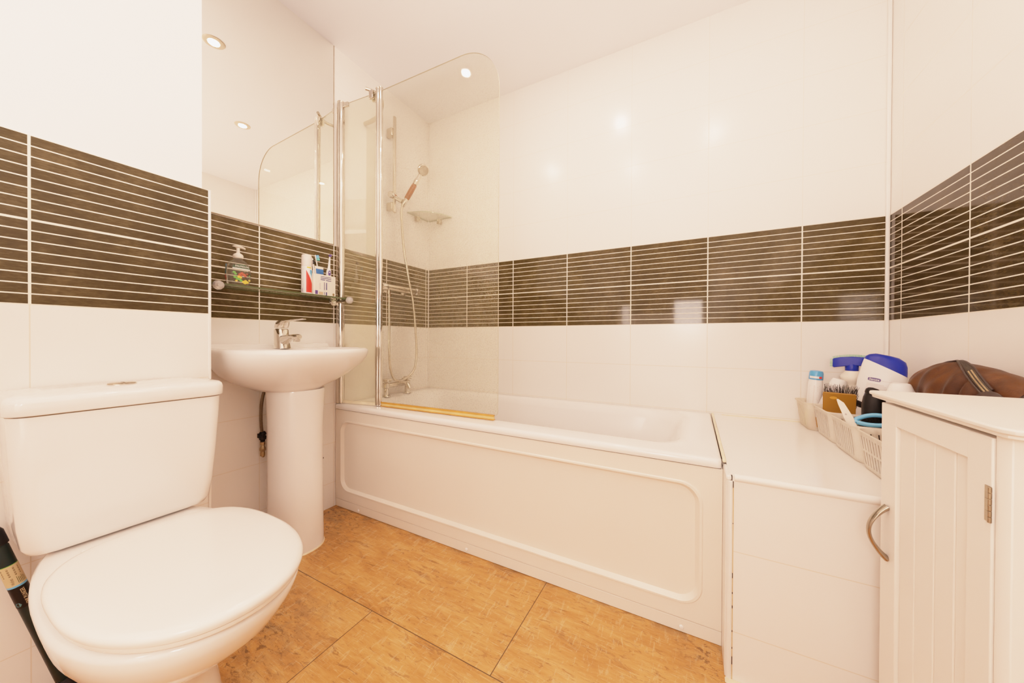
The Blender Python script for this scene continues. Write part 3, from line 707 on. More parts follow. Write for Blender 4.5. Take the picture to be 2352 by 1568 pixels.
b.loft(sl).build('handle', M['white_plastic'], t, world=False)
b = MB(); b._add([(.0116+.0012*math.cos(a)*0, .0062*math.copysign(abs(math.cos(a))**.7, math.cos(a)), .112+.0125*math.copysign(abs(math.sin(a))**.7, math.sin(a))) for a in [2*PI*k/20 for k in range(20)]], [tuple(range(20))]); b.build('button_panel', M['purple'], t, world=False, fixn=False)
MB().lathe([(.0028, 0), (.0028, .0012), (.002, .0018)], (.0117, 0, .1155), (1, 0, 0), 12).build('button', M['white_plastic'], t, world=False)
MB().lathe([(.0045, -.002), (.0068, 0), (.0068, .004), (.0055, .0075)], (.002, 0, .199), (1, 0, 0), 14).build('brush_head', M['purple'], t, world=False)
t, l = lean('toothpaste_tube', 'small white toothpaste tube with blue label standing in the holder', 'toothpaste', (.070, -.828, SZ+.0075), (.068, -.829, SZ+.142), (1, 0, 0))
b = MB(); sl = []
for z, w, d in ((0, .008, .008), (.015, .008, .008), (.018, .016, .011), (.06, .0185, .008), (.12, .0205, .002), (.133, .0208, .0008)):
    sl.append([(d*math.cos(a), w*math.sin(a), z) for a in [2*PI*k/20 for k in range(20)]])
b.loft(sl).build('tube', M['cream_plastic'], t, world=False)
MB()._add([(.0052, -.0175, .097), (.0052, .018, .097), (.0028, .019, .121), (.0028, -.0185, .121)], [(0, 1, 2, 3)]).build('blue_label', simple('blue_print', (.012, .11, .36), .35, var=.4, nscale=60), t, world=False, fixn=False)
MB()._add([(.0066, -.016, .088), (.0066, .017, .088), (.0056, .0175, .0955), (.0056, -.0165, .0955)], [(0, 1, 2, 3)]).build('label_band', M['skyblue'], t, world=False, fixn=False)

# ================================================================== SHOWER
t = thing('shower_rail', 'vertical chrome shower riser rail on the wall behind glass', 'shower rail', (.05, -.352, 1.62))
rail = MB(); rail.box((.043, -.362, 1.622), (.055, -.344, 2.195)); rail.build('rail', M['chrome_soft'], t, bevel=.003)
for z0, z1 in ((2.075, 2.125), (1.635, 1.682)):
    MB().box((.0005, -.372, z0), (.046, -.346, z1)).build('wall_bracket', M['chrome_soft'], t, bevel=.004)
b = MB(); b.lathe([(.018, -.024), (.020, -.018), (.020, .018), (.016, .022)], (.046, -.362, 1.722), (0, 1, 0), 18)
b.tube([(.050, -.352, 1.715), (.078, -.342, 1.695), (.100, -.338, 1.684)], [.013, .012, .0145], 16)
b.build('slider', M['chrome'], t)
hb, ht = Vector((.098, -.338, 1.655)), Vector((.185, -.268, 1.868))
t = thing('hand_shower', 'handheld shower head with amber bead handle hanging in its holder', 'shower head', hb)
ax = (ht-hb).normalized(); Lh = (ht-hb).length
MB().lathe([(.0105, 0), (.012, .006), (.0125, .03), (.0125, .05), (.011, .052)], hb, ax, 20).build('collar', M['chrome'], t)
MB().lathe([(.011, .150), (.0145, .152), (.016, .165), (.015, .185), (.012, .197), (.012, Lh+.004)], hb, ax, 20).build('collar', M['chrome'], t)
MB().lathe([(.0125, .050), (.0150, .055), (.0160, .10), (.0150, .148), (.012, .152)], hb, ax, 20).build('bead_handle', M['handlefill'], t)
hd = Vector((.75, -.30, -.60)).normalized(); hc = ht + Vector((.012, -.002, .012))
b = MB().lathe([(.008, -.024), (.022, -.020), (.032, -.008), (.0345, .004), (.0335, .012), (.029, .015)], hc, hd, 28)
hdn = b.build('head', M['chrome'], t)
MB().lathe([(.0285, .0145), (.028, .0165), (.004, .0175)], hc, hd, 28).build('spray_plate', M['chrome_soft'], hdn)
b = MB(); b.tube(spline([hb, (.095, -.342, 1.60), (.094, -.322, 1.42), (.094, -.285, 1.25), (.095, -.246, 1.10), (.095, -.222, .92), (.094, -.212, .78), (.090, -.226, .68), (.086, -.285, .628), (.080, -.365, .618), (.072, -.398, .68), (.066, -.405, .80), (.062, -.402, .95), (.060, -.402, 1.135)], 10), .0072, 10)
b.build('hose', M['hose'], t)
t = thing('shower_valve', 'horizontal chrome thermostatic bar valve on the dark tiles below shower rail', 'shower valve', (.05, -.30, 1.165))
b = MB(); b.tube([(.055, -.415, 1.168), (.055, -.195, 1.168)], .019, 20); b.lathe([(.010, 0), (.010, .028)], (.058, -.402, 1.13), n=14)
for y in (-.375, -.235): b.lathe([(.028, .0005), (.028, .008), (.014, .014), (.013, .04)], (0, y, 1.168), (1, 0, 0), 20)
b.build('valve_body', M['chrome_soft'], t)
for y, d in ((-.418, -1), (-.192, 1)):
    MB().lathe([(.021, 0), (.0225, .004), (.0225, .030), (.018, .036)], (.055, y, 1.168), (0, d, 0), 16).build('control_knob', M['chrome'], t)
t = thing('corner_shelf', 'curved clear glass corner shelf inside the shower', 'shelf', (.07, -.07, 1.68))
b = MB(); ol = [(.002, -.002)] + [(.002 + .203*math.sin(a)*1.0, -.002 - .203*math.cos(a)) for a in [PI/2*k/16 for k in range(17)]]
# shallow-bowed front edge
ol = [(.002, -.002), (.002, -.205)] + [(.002+.203*q + .055*math.sin(PI*q)*.7071, -.205+.203*q - .055*math.sin(PI*q)*.7071) for q in [k/14 for k in range(1, 14)]] + [(.205, -.002)]
n_ = len(ol); v_ = [(x, y, 1.677) for x, y in ol] + [(x, y, 1.683) for x, y in ol]
b._add(v_, [tuple(range(n_))[::-1], tuple(range(n_, 2*n_))], 0); b._add(v_, [(i, (i+1) % n_, n_+(i+1) % n_, n_+i) for i in range(n_)], 1)
b.build('glass_pane', [M['corner_glass'], M['corner_edge']], t, sharp=20)
MB().box((.0005, -.138, 1.645), (.026, -.110, 1.676)).build('clamp', M['chrome_soft'], t, bevel=.003)
MB().box((.093, -.026, 1.645), (.121, -.0005, 1.676)).build('clamp', M['chrome_soft'], t, bevel=.003)

# ================================================================== TOILET
TY = -1.522
t = thing('toilet', 'white close-coupled toilet with closed lid and dual flush cistern', 'toilet', (.60, TY, 0))
b = MB()
def tg(xb, xf, hw, z, xc=.70, nb=2.25, nf=2.15): return XY(egg(xb, xf, TY, hw, xc, nb, nf, 72), z)
b.loft([tg(.36, .715, .108, .001, .56), tg(.36, .712, .106, .02, .56), tg(.36, .695, .098, .09, .56), tg(.35, .715, .098, .15, .56), tg(.335, .775, .112, .21, .58), tg(.32, .868, .140, .265, .62),
        tg(.30, .928, .160, .315, .66), tg(.285, .957, .170, .355), tg(.275, .968, .1745, .378), tg(.275, .966, .1735, .386), tg(.28, .958, .168, .3905), tg(.30, .92, .14, .391)])
b.build('pan', M['ceramic'], t, sharp=75)
def lid(sc, z): return XY(egg(.508+sc, .986-sc, TY, .1695-sc*.9, .735, 3.0, 2.12, 80), z)
MB().loft([lid(.020, .3915), lid(.018, .3955), lid(.008, .3960), lid(.006, .399), lid(.006, .4050), lid(.016, .4055), lid(.016, .408)]).build('seat', M['seat'], t, sharp=60)
MB().loft([lid(.012, .4072), lid(.0025, .4078), lid(0, .414), lid(.0005, .419), lid(.004, .4235), lid(.012, .4265), lid(.05, .4290), lid(.11, .4300)]).build('lid', M['seat'], t, sharp=60)
for y in (TY-.075, TY+.075):
    MB().tube([(.50, y-.02, .405), (.50, y+.02, .405)], .010, 14).build('hinge', M['seat'], t)
def cs(x1, hw, z, r=.03, bow=.006):
    l_ = rrect(BX+.004, x1, TY-hw, TY+hw, r, 6)
    return [(x + (bow*(1-((y-TY)/hw)**2) if x > (BX+x1)/2 else 0), y, z) for x, y in l_]
ci = MB().loft([cs(.372, .118, .392, .04), cs(.398, .140, .394, .04), cs(.414, .150, .402), cs(.420, .157, .416), cs(.424, .163, .46), cs(.430, .170, .56), cs(.434, .175, .66), cs(.434, .1765, .700)]).build('cistern', M['ceramic'], t, sharp=70)
MB().loft([cs(.426, .171, .7005), cs(.426, .171, .7035)]).build('lid_gap', M['groutline'], ci)
MB().loft([cs(.440, .1800, .7035), cs(.442, .1815, .706), cs(.442, .1815, .728), cs(.440, .180, .736), cs(.434, .175, .7415), cs(.420, .164, .7445, .03, .003), cs(.38, .13, .7465, .03, .0)]).build('cistern_lid', M['ceramic'], ci, sharp=70)
b = MB()
for s_ in (-1, 1):
    pts = []
    for k in range(13):
        a = PI*k/12; pts.append((.338 + .0185*math.cos(a), TY + s_*(.0018 + .0235*math.sin(a))))
    b.loft([[(x, y, .7455) for x, y in pts], [(x, y, .7495) for x, y in pts], [(.338+(x-.338)*.86, TY+s_*.0018+(y-TY-s_*.0018)*.86, .7512) for x, y in pts]])
MB().lathe([(.0265, .7445), (.0265, .7475), (.0245, .748)], (.338, TY, 0), n=32).build('button_ring', M['chrome_soft'], ci)
b.build('flush_button', M['button'], ci)

# plunger leaning in the corner behind the toilet
pb, pt = Vector((.29, -1.600, .010)), Vector((.29, -1.709, .462))
t, l = lean('sink_plunger', 'dark green tube sink plunger with barcode label leaning left of toilet', 'plunger', pb, pt, (1, -.12, .3))
pr_ = .0135
MB().lathe([(.012, .03), (pr_, .034), (pr_, .404), (.012, .408)], n=28).build('barrel', M['plunger'], t, world=False)
MB().lathe([(.006, .408), (.0155, .410), (.0155, .440), (.013, .446), (.005, .449), (.005, l)], n=24).build('pull_cap', M['black'], t, world=False)
MB().lathe([(.026, .002), (.027, .006), (.022, .016), (.013, .030)], n=24).build('rubber_cup', M['rubber'], t, world=False)
def pc(a0, a1, z0, z1, mat, name, r=pr_+.0005):
    return cstrip(lambda q: z0, lambda q: z1, R(a0), R(a1), mat, name, t, r=r, ox=0, oy=0, oz=0, world=False, n=14)
pc(-95, 95, .309, .358, M['plabel'], 'label')
pc(-95, 95, .3045, .309, M['skyblue'], 'label_edge'); pc(-95, 95, .358, .3595, M['leaf'], 'label_edge')
pc(-95, 95, .252, .3045, M['black'], 'black_label')
b = MB(); rr = pr_+.0008
for k in range(12):
    z = .3335+k*.0018; b._add([cyl(R(a), zz, rr, 0, 0, 0) for zz in (z, z+.0005+.0007*(k % 3 == 0)) for a in (-52, -15, 20, 52)], [(0, 1, 5, 4), (1, 2, 6, 5), (2, 3, 7, 6)])
b.build('barcode', M['black'], t, world=False, fixn=False)
b = MB()
for k in range(6):
    a0 = 14+k*9; b._add([cyl(R(a0), .3125, rr, 0, 0, 0), cyl(R(a0+3), .3125, rr, 0, 0, 0), cyl(R(a0+3), .329-(k % 3)*.002, rr, 0, 0, 0), cyl(R(a0), .329-(k % 3)*.002, rr, 0, 0, 0)], [(0, 1, 2, 3)])
b.build('small_print', M['dkgreen'], t, world=False, fixn=False)
lettering('Wickes', .0068, (0, 0, 0), (0, 1, 0), (0, 0, 1), M['black'], t, world=False, sx=.8, bend=lambda x, y: cyl(R(-14)-y/pr_, .3205+x, rr, 0, 0, 0))
lettering('SINK PLUNGER', .0082, (0, 0, 0), (0, 1, 0), (0, 0, 1), M['plabel'], t, world=False, sx=.72, bend=lambda x, y: cyl(R(16)-y/pr_, .2785+x, rr, 0, 0, 0))
b = MB(); b._add([cyl(R(-42)+.36*math.cos(a), .2615+.0055*math.sin(a), rr, 0, 0, 0) for a in [2*PI*k/6 for k in range(6)]], [tuple(range(6))]); b.build('hexagon_badge', M['tealprint'], t, world=False, fixn=False)

# ================================================================== CABINET
CX, CY0, CY1, CZ = 1.972, -1.163, -.842, .762
t = thing('bathroom_cabinet', 'cream painted bathroom cabinet with tongue and groove door at right', 'cabinet', (2.13, -1.0, 0))
MB().box((CX+.020, CY0+.004, .001), (W-.004, CY1, .748)).build('carcass', M['cabinet'], t)
b = MB()
b.loft([[(CX+.002, -1.1540, z), (CX+.002, -1.1600, z), (CX+.0085, -1.1680, z), (CX+.022, -1.1680, z), (CX+.022, -1.1540, z)] for z in (.001, .748)])
b.build('corner_post', M['cabinet'], t, bevel=.001)
b = MB(); b.box((CX+.0225, -1.1672, .001), (W-.004, CY0+.003, .748)).build('front_side', M['cabinet'], t, bevel=.001)
def top(i, z):
    return [(1.9635+i, -.834, z), (1.9635+i, -1.172+.0*i, z), (1.9655+i, -1.180, z), (1.971+i*.8, -1.1885+i, z), (1.979, -1.191+i, z), (W-.001, -1.191+i, z), (W-.001, -.834, z)]
b = MB(); b.loft([top(.006, .7482), top(.0045, .7495), top(.0045, .7525), top(.0028, .7540), top(.0005, .7548), top(0, .7565), top(0, .7590), top(.0015, .7612), top(.005, .762)])
b.build('worktop', M['cabinet'], t, sharp=24)
# door: frame and boarded panel facing the toilet
dY0, dY1 = -1.1520, -.864
b = MB()
b.box((CX, dY1-.056, .07), (CX+.019, dY1, .7425)).box((CX, dY0, .07), (CX+.019, dY0+.045, .7425))
b.box((CX+.0002, dY0+.043, .704), (CX+.019, dY1-.05, .7425)).box((CX+.0002, dY0+.043, .07), (CX+.019, dY1-.05, .13))
dr = b.build('door', M['cabinet'], t, bevel=.0015)
gy = [-1.1080, -1.072, -1.024, -.970, -.9195]
b = MB()
for y0, y1 in zip(gy, gy[1:]):
    b.loft([[(CX+.0075, y0+.0012, z), (CX+.0058, y0+.0030, z), (CX+.0058, y1-.0030, z), (CX+.0075, y1-.0012, z), (CX+.012, y1-.0012, z), (CX+.012, y0+.0012, z)] for z in (.125, .708)])
b.box((CX+.0085, dY0+.035, .12), (CX+.013, dY1-.045, .71))
b.build('boarded_panel', M['cabinet'], dr)
hy = -.893
b = MB(); sl = []
for q in [k/20 for k in range(21)]:
    z = .441 + .102*q; x = CX - .027*math.sin(PI*q)**.85 - .0; w = .0062 + .0012*abs(2*q-1); th = .0034 + .0026*abs(2*q-1)**3
    tz_ = math.cos(PI*q)*.9; nrm = Vector((-1, 0, tz_*.9)).normalized()
    tn = Vector((-tz_*.034*PI, 0, .102)).normalized(); nn = Vector((-tn.z, 0, tn.x))
    sl.append([Vector((x, hy, z)) + Vector((0, 1, 0))*w*math.cos(a) + nn*th*math.sin(a) for a in [2*PI*k/14 for k in range(14)]])
b.loft(sl).build('handle', M['nickel'], dr)
b = MB()
b.box((CX-.0012, -1.1520, .634), (CX, -1.1420, .680))
for k in range(6): b.tube([(CX-.0016, -1.1518, .6342+k*.00765), (CX-.0016, -1.1518, .6412+k*.00765)], .0019, 12)
for k in (1, 3, 5): b.box((CX-.0016, -1.1510, .6345+k*.0077), (CX-.0006, -1.1440, .6405+k*.0077))
b.build('hinge', M['steel'], dr, bevel=.0003)

# ================================================================== BASKETS ON THE LEDGE
def basket(label, x0, x1, y0, y1, z1, two=False, mat='basket'):
    z0 = LZ+.0008
    t = thing('plastic_basket', label, 'basket', ((x0+x1)/2, (y0+y1)/2, LZ), 'slatted plastic baskets on the tiled ledge')
    def loop(fl, z, r=.022):
        xa, xb, ya, yb = x0-fl, x1+fl*.4, y0-fl*.35, y1+fl*.35
        out = []; slot = []
        cor = [(xb-r, yb-r, 0), (xa+r, yb-r, 90), (xa+r, ya+r, 180), (xb-r, ya+r, 270)]
        for ci_, (cx_, cy_, a) in enumerate(cor):
            for i in range(6):
                an = R(a+90*i/5); out.append((cx_+r*math.cos(an), cy_+r*math.sin(an), z)); slot.append(False)
            nx = cor[(ci_+1) % 4]; an = R(nx[2])
            p0 = Vector(out[-1]); p1 = Vector((nx[0]+r*math.cos(an), nx[1]+r*math.sin(an), z))
            Ls = {0: x1-x0, 2: x1-x0, 1: y1-y0, 3: y1-y0}[ci_] - 2*.022
            ns = max(2, int(Ls/.0140))
            slot[-1] = False
            for k in range(ns):
                a0 = (k+.27)/ns; a1 = (k+.73)/ns
                out.append(tuple(p0.lerp(p1, a0))); slot.append(True)
                out.append(tuple(p0.lerp(p1, a1))); slot.append(False)
        return out, slot
    lv = [(-.004, z0), (0, z0+.004), (.0016, z0+.014), (.006, z0+.048), (.0066, z0+.054), (.0108, z1-.016), (.0124, z1-.002), (.0165, z1), (.0175, z1-.004)]
    LL = [loop(f, z) for f, z in lv]; n = len(LL[0][0]); slot = LL[0][1]
    b = MB(); vs = [p for l_, _ in LL for p in l_]; fs = []
    for i in range(len(lv)-1):
        for j in range(n):
            if slot[j] and (i in (2, 4) or (i == 3 and not two)): continue
            k = (j+1) % n; fs.append((i*n+j, i*n+k, (i+1)*n+k, (i+1)*n+j))
    fs.append(tuple(range(n))[::-1])
    b._add(vs, fs).build('basket_body', M[mat], t, solid=.0014)
    return t
basket('slatted plastic basket in the corner holding spray cans and sponges', 2.024, 2.262, -.150, -.022, .629, mat='clear_basket')
basket('slatted plastic basket with gold paddle brush, second from the corner', 2.046, 2.262, -.334, -.166, .629)
basket('slatted plastic basket holding the light blue hairbrush', 2.044, 2.262, -.536, -.350, .629)
basket('slatted plastic basket next to the cabinet with two rows of slots', 2.044, 2.262, -.735, -.556, .629, two=True)
# ---- things in and around the baskets
def spray(name, label, base, top, r, body, capm, capl, print_):
    t, l = lean(name, label, 'spray can', base, top, (-.35, -.94, 0), 'spray cans in the corner basket')
    MB().lathe([(r*.9, 0), (r, .003), (r, l-capl-.012), (r*.93, l-capl-.004), (r*.93, l-capl)], n=28).build('can_body', body, t, world=False)
    MB().lathe([(r*.97, l-capl+.0005), (r*.99, l-capl+.004), (r*.97, l-.010), (r*.86, l-.002), (r*.5, l)], n=28).build('cap', capm, t, world=False)
    print_(t, r, l)
def pr1(t, r, l):
    b = MB()
    for k in range(16):
        z = l*.36+k*.0052; a1 = 38+random.uniform(-12, 8)
        b._add([cyl(R(a), zz, r+.0005, 0, 0, 0) for zz in (z, z+.0018) for a in (-40, 0, a1)], [(0, 1, 4, 3), (1, 2, 5, 4)])
    b.build('small_print', M['pale_print'], t, world=False, fixn=False)
    cstrip(lambda q: l-.030, lambda q: l-.022, R(-45), R(30), M['white_plastic'], 'cap_print', t, r=r+.0006, ox=0, oy=0, oz=0, world=False)
    cstrip(lambda q: l-.030, lambda q: l-.022, R(30), R(55), M['red'], 'cap_print', t, r=r+.0006, ox=0, oy=0, oz=0, world=False)
spray('spray_can', 'white spray can with bright blue cap in the corner basket', (2.053, -.068, LZ+.008), (2.066, -.070, .748), .0225, M['white_plastic'], simple('bright_blue_cap', (.06, .33, .66), .3, var=.1), .036, pr1)
def pr2(t, r, l):
    b = MB()
    for k in range(14):
        z = l*.56+k*.0046; a1 = 40+random.uniform(-14, 8)
        b._add([cyl(R(a), zz, r+.0005, 0, 0, 0) for zz in (z, z+.0016) for a in (-42, 0, a1)], [(0, 1, 4, 3), (1, 2, 5, 4)])
    b.build('small_print', M['pale_print'], t, world=False, fixn=False)
    b = MB()
    for k in range(12):
        z = l*.42+k*.0022; b._add([cyl(R(a), zz, r+.0006, 0, 0, 0) for zz in (z, z+.0012) for a in (-20, 5, 32)], [(0, 1, 4, 3), (1, 2, 5, 4)])
    b.build('barcode', M['purple'], t, world=False, fixn=False)
spray('spray_can', 'all white spray can with barcode leaning beside the blue-capped can', (2.056, -.118, LZ+.016), (2.122, -.118, .722), .0235, simple('greyish_white_can', (.70, .66, .66), .35, var=.04), M['white_plastic'], .034, pr2)
# sponges in the corner basket
t = tag(MB().box((2.034, -.147, LZ+.004), (2.054, -.128, LZ+.05)).build('sponge', simple('orange_sponge', (.55, .27, .06), .9, var=.25, nscale=90, bump=.4), bevel=.006), 'small orange sponge in the corner basket', 'sponge')
t = tag(MB().box((2.060, -.147, LZ+.004), (2.080, -.133, LZ+.058)).build('purple_bottle', M['purple'], bevel=.009), 'purple tub in the corner basket beside the sponge', 'tub')
t = tag(MB().box((2.028, -.10, LZ+.004), (2.038, -.075, LZ+.07)).build('scouring_pad', simple('lime_pad', (.52, .52, .10), .9, var=.25, nscale=120, bump=.5), bevel=.003), 'yellow green scouring pad upright in the corner basket', 'pad')
# cleaner bottle with blue scrubbing-brush head
t = thing('cleaner_bottle', 'white cleaner bottle with royal blue brush head against back wall', 'bottle', (2.17, -.085, LZ))
bx, by = 2.166, -.085
MB().lathe([(.034, .004), (.036, .008), (.036, .10), (.028, .145), (.0235, .168), (.026, .180), (.033, .192), (.0345, .203), (.031, .214), (.024, .222), (.022, .228)], (bx, by, LZ), n=28).build('bottle', M['cream_plastic'], t)
b = MB().lathe([(.018, .226), (.019, .229), (.0195, .250), (.015, .258), (.008, .261)], (bx-.002, by, LZ), n=20)
hv = Vector((.80, -.22, 0)).normalized(); sl = []
for q, zlo, zhi, w in ((-.055, .240, .272, .014), (-.05, .239, .2745, .016), (-.03, .243, .279, .0175), (0, .248, .2815, .018), (.03, .247, .280, .0175), (.055, .242, .274, .016), (.062, .243, .270, .012)):
    o_ = Vector((bx, by, LZ)) + hv*q; nrm = Vector((-hv.y, hv.x, 0))
    sl.append([o_ + nrm*a + Vector((0, 0, z)) for a, z in ((-w, zlo), (w, zlo), (w, zhi), (-w, zhi))])
b.loft(sl); bh = b.build('brush_head', M['blue'], t, bevel=.003)
b = MB()
for i in range(27):
    q = -.052+.004*i; zt_ = .2815-.0085*((q-.003)/.055)**2
    for a in (-.0135, -.0045, .0045, .0135):
        o_ = Vector((bx, by, LZ+zt_-.001)) + hv*q + Vector((-hv.y, hv.x, 0))*a
        b.tube([o_, o_ + hv*-.0015 + Vector((0, 0, .0085))], .0011, 5)
for i in range(6):
    for a in (-.0115, -.004, .004, .0115):
        o_ = Vector((bx, by, LZ+.243+.0052*i)) + hv*-.0545 + Vector((-hv.y, hv.x, 0))*a
        b.tube([o_, o_ + hv*-.008], .0011, 5)
b.build('bristles', M['green_tip'], bh)
# big white shower gel bottle, upside down cap in blue at top, leaning
t, l = lean('shower_gel_bottle', 'large white shower gel bottle with navy blue end leaning right', 'bottle', (2.160, -.218, LZ+.012), (2.219, -.200, .806), (-.33, -.94, 0))
def gl(w, d, z, n=2.7, ox=0, tilt=0): return [(d*math.copysign(abs(math.cos(a))**(2/n), math.cos(a)), ox + w*math.copysign(abs(math.sin(a))**(2/n), math.sin(a)), z + tilt*w*math.copysign(abs(math.sin(a))**(2/n), math.sin(a))) for a in [2*PI*k/36 for k in range(36)]]
MB().loft([gl(.040, .020, 0), gl(.045, .026, .006), gl(.048, .028, .06), gl(.053, .030, .13), gl(.0575, .031, .19), gl(.0565, .030, .225, 2.5, 0, -.30), gl(.0545, .0295, .243, 2.4, 0, -.38)]).build('bottle', M['white_plastic'], t, world=False)
MB().loft([gl(.0545, .0297, .2433, 2.4, 0, -.38), gl(.0530, .029, .254, 2.3, 0, -.36), gl(.0475, .0265, .268, 2.2, .002, -.28), gl(.037, .021, .279, 2.1, .006, -.22), gl(.018, .011, .284, 2, .008, -.12)]).build('navy_end', M['blue'], t, world=False)
def gs(y, z): # front surface of gel bottle
    w = .048 + (.0575-.048)*min(1, max(0, (z-.06)/.13)); d = .028 + .003*min(1, max(0, (z-.06)/.13)); return (d*(1-min(.999, abs(y)/w)**2.7)**(1/2.7)+.0006, y, z)
b = MB(); pts = [(-.017+.0155*math.copysign(abs(math.cos(a))**.45, math.cos(a)), .196+.0058*math.copysign(abs(math.sin(a))**.45, math.sin(a))) for a in [2*PI*k/24 for k in range(24)]]
b._add([gs(y, z) for y, z in pts], [tuple(range(24))]).build('brand_plate', M['purple'], t, world=False, fixn=False)
lettering('Sanex', .0105, (0, 0, 0), (0, 1, 0), (0, 0, 1), M['white_plastic'], t, world=False, bend=lambda x, y: (gs(-.017+x, .196+y)[0]+.0005, -.017+x, .196+y))
b = MB()
for k in range(20):
    z = .180-k*.0045; y1 = .020+random.uniform(-.012, .008)
    if k in (8, 9): continue
    for y0, y1_ in ((-.032, -.010), (-.010, y1)): b._add([gs(y0, z), gs(y1_, z), gs(y1_, z+.0016), gs(y0, z+.0016)], [(0, 1, 2, 3)])
b._add([gs(-.001, .195), gs(.03, .195), gs(.03, .1962), gs(-.001, .1962)], [(0, 1, 2, 3)])
b.build('small_print', M['pale_print'], t, world=False, fixn=False)
b = MB(); b._add([gs(-.027+.004*math.cos(a), .1415+.004*math.sin(a)) for a in [2*PI*k/12 for k in range(12)]], [tuple(range(12))]).build('blue_mark', M['navy'], t, world=False, fixn=False)
# gold paddle brush, its gold back to the room and black bristles up
tc = Vector((2.071, -.290, .690)); zd = Vector((-.11, -.42, .90)).normalized()
t, l = lean('paddle_brush', 'gold backed paddle hairbrush with black bristles in second basket', 'hairbrush', tc - zd*.084, tc, (-.27, -.90, -.42))
# local: x faces the room, y to the side, z up
MB().loft([[(x, y, z) for y, z in rrect(-.041, .041, 0, .084, .004, 4)] for x in (.0, .0055)]).build('gold_back', M['gold'], t, world=False, bevel=.0006)
b = MB(); b._add([(.0060, -.014+.0095*math.cos(a), .066+.0055*math.sin(a)) for a in [2*PI*k/20 for k in range(20)]], [tuple(range(20))]).build('round_logo', M['gold_logo'], t, world=False, fixn=False)
MB().loft([[(x, y*s_, .042+(z-.042)*s_) for y, z in rrect(-.040, .040, .002, .082, .014, 5)] for x, s_ in ((-.001, 1), (-.006, .97), (-.011, .86), (-.014, .6))]).build('cushion', M['rubber'], t, world=False)
b = MB(); random.seed(11)
for i in range(21):
    for j in range(14):
        y = -.033+i*.0036; z = .012+j*.0052; e = .10
        o_ = Vector((-.010, y, z)); d_ = Vector((-1, (y-.006)*7+e*random.uniform(-1, 1), (z-.042)*8+.30+e*random.uniform(-1, 1))).normalized()
        b.tube([o_, o_ + d_*(.027+.006*random.random())], [.0009, .0006], 4)
b.build('bristles', M['rubber'], t, world=False)
MB().loft([[(-.005+r*.7*math.cos(a), .038+q, .050+r*math.sin(a)-q*.5) for a in [2*PI*k/14 for k in range(14)]] for q, r in ((0, .011), (.010, .012), (.02, .0105), (.027, .006))]).build('handle_neck', M['rubber'], t, world=False)
# black shampoo bottle
t, l = lean('black_bottle', 'black plastic bottle with angled flip spout standing behind blue hairbrush', 'bottle', (2.118, -.404, LZ+.006), (2.116, -.406, .708), (-.27, -.96, 0))
MB().loft([gl(.024, .020, 0, 2.4), gl(.026, .022, .01, 2.4), gl(.027, .023, .10, 2.4), gl(.0265, .022, .14, 2.4), gl(.023, .020, .165, 2.4), gl(.020, .018, .172, 2.4)]).build('bottle', M['black'], t, world=False)
MB().loft([gl(.0185, .017, .1725, 2.3), gl(.0185, .017, .182, 2.3, -.001), gl(.013, .013, .190, 2.2, -.004), gl(.006, .008, .194, 2, -.006)]).tube([(0, .005, .178), (0, .026, .171), (0, .034, .170)], [.008, .004, .003], 10).build('flip_cap', M['black'], t, world=False)
# light blue vented hairbrush
t = thing('vented_hairbrush', 'light blue vented hairbrush with black bristles in third basket', 'hairbrush', (2.104, -.458, .634), None, axes((-.22, -.72, .66), (.93, -.20, .14)))
b = MB()
for s_ in (-1, 1):
    sl = []
    for q in [k/12 for k in range(13)]:
        x = -.040+.085*q; y = s_*.017*math.sin(PI*min(1, q*.9+.08))**.8; r = .0062
        sl.append((x, y, .004*math.sin(PI*q)))
    b.tube(sl, .0062, 10)
b.tube([(-.040, -.006, 0), (-.043, 0, 0), (-.040, .006, 0)], .0062, 10)
b.tube([(.034, 0, 0), (.042, 0, 0), (.050, 0, -.001)], [.012, .011, .010], 12)
b.build('frame', M['skyblue'], t, world=False)
b = MB(); random.seed(5)
for i in range(12):
    for j in range(7):
        x = -.034+i*.0058; y = -.015+j*.005; o_ = Vector((x, y, -.002)); b.tube([o_, o_ + Vector((-.008-.004*random.random(), (j-3)*.0012, .001-.016*0)) + Vector((0, .0, -.010))], .0008, 4)
        b.tube([o_, o_ + Vector((-.010+.004*random.random(), .004*(j > 3)+.002, -.012))], .0008, 4)
b.build('bristles', M['rubber'], t, world=False)
# pale plastic comb
t, l = lean('pale_comb', 'pale translucent pointed comb sticking up from third basket', 'comb', (2.071, -.466, .560), (2.031, -.438, .690), (-.30, -.95, 0))
MB().loft([[(-.0012, -.010, 0), (-.0012, .010, 0), (.0012, .010, 0), (.0012, -.010, 0)], [(-.0012, -.0105, l*.6), (-.0012, .0095, l*.6), (.0012, .0095, l*.6), (.0012, -.0105, l*.6)], [(-.001, -.010, l*.9), (-.001, .004, l*.9), (.001, .004, l*.9), (.001, -.010, l*.9)], [(-.0006, -.0085, l), (-.0006, -.005, l), (.0006, -.005, l), (.0006, -.0085, l)]]).build('blade', M['cream_plastic'], t, world=False, bevel=.0005)
b = MB(); b._add([(.0016, -.003+.0025*math.cos(a), l*.66+.003*math.sin(a)) for a in [2*PI*k/10 for k in range(10)]], [tuple(range(10))]).build('printed_mark', M['grey_print'], t, world=False, fixn=False)
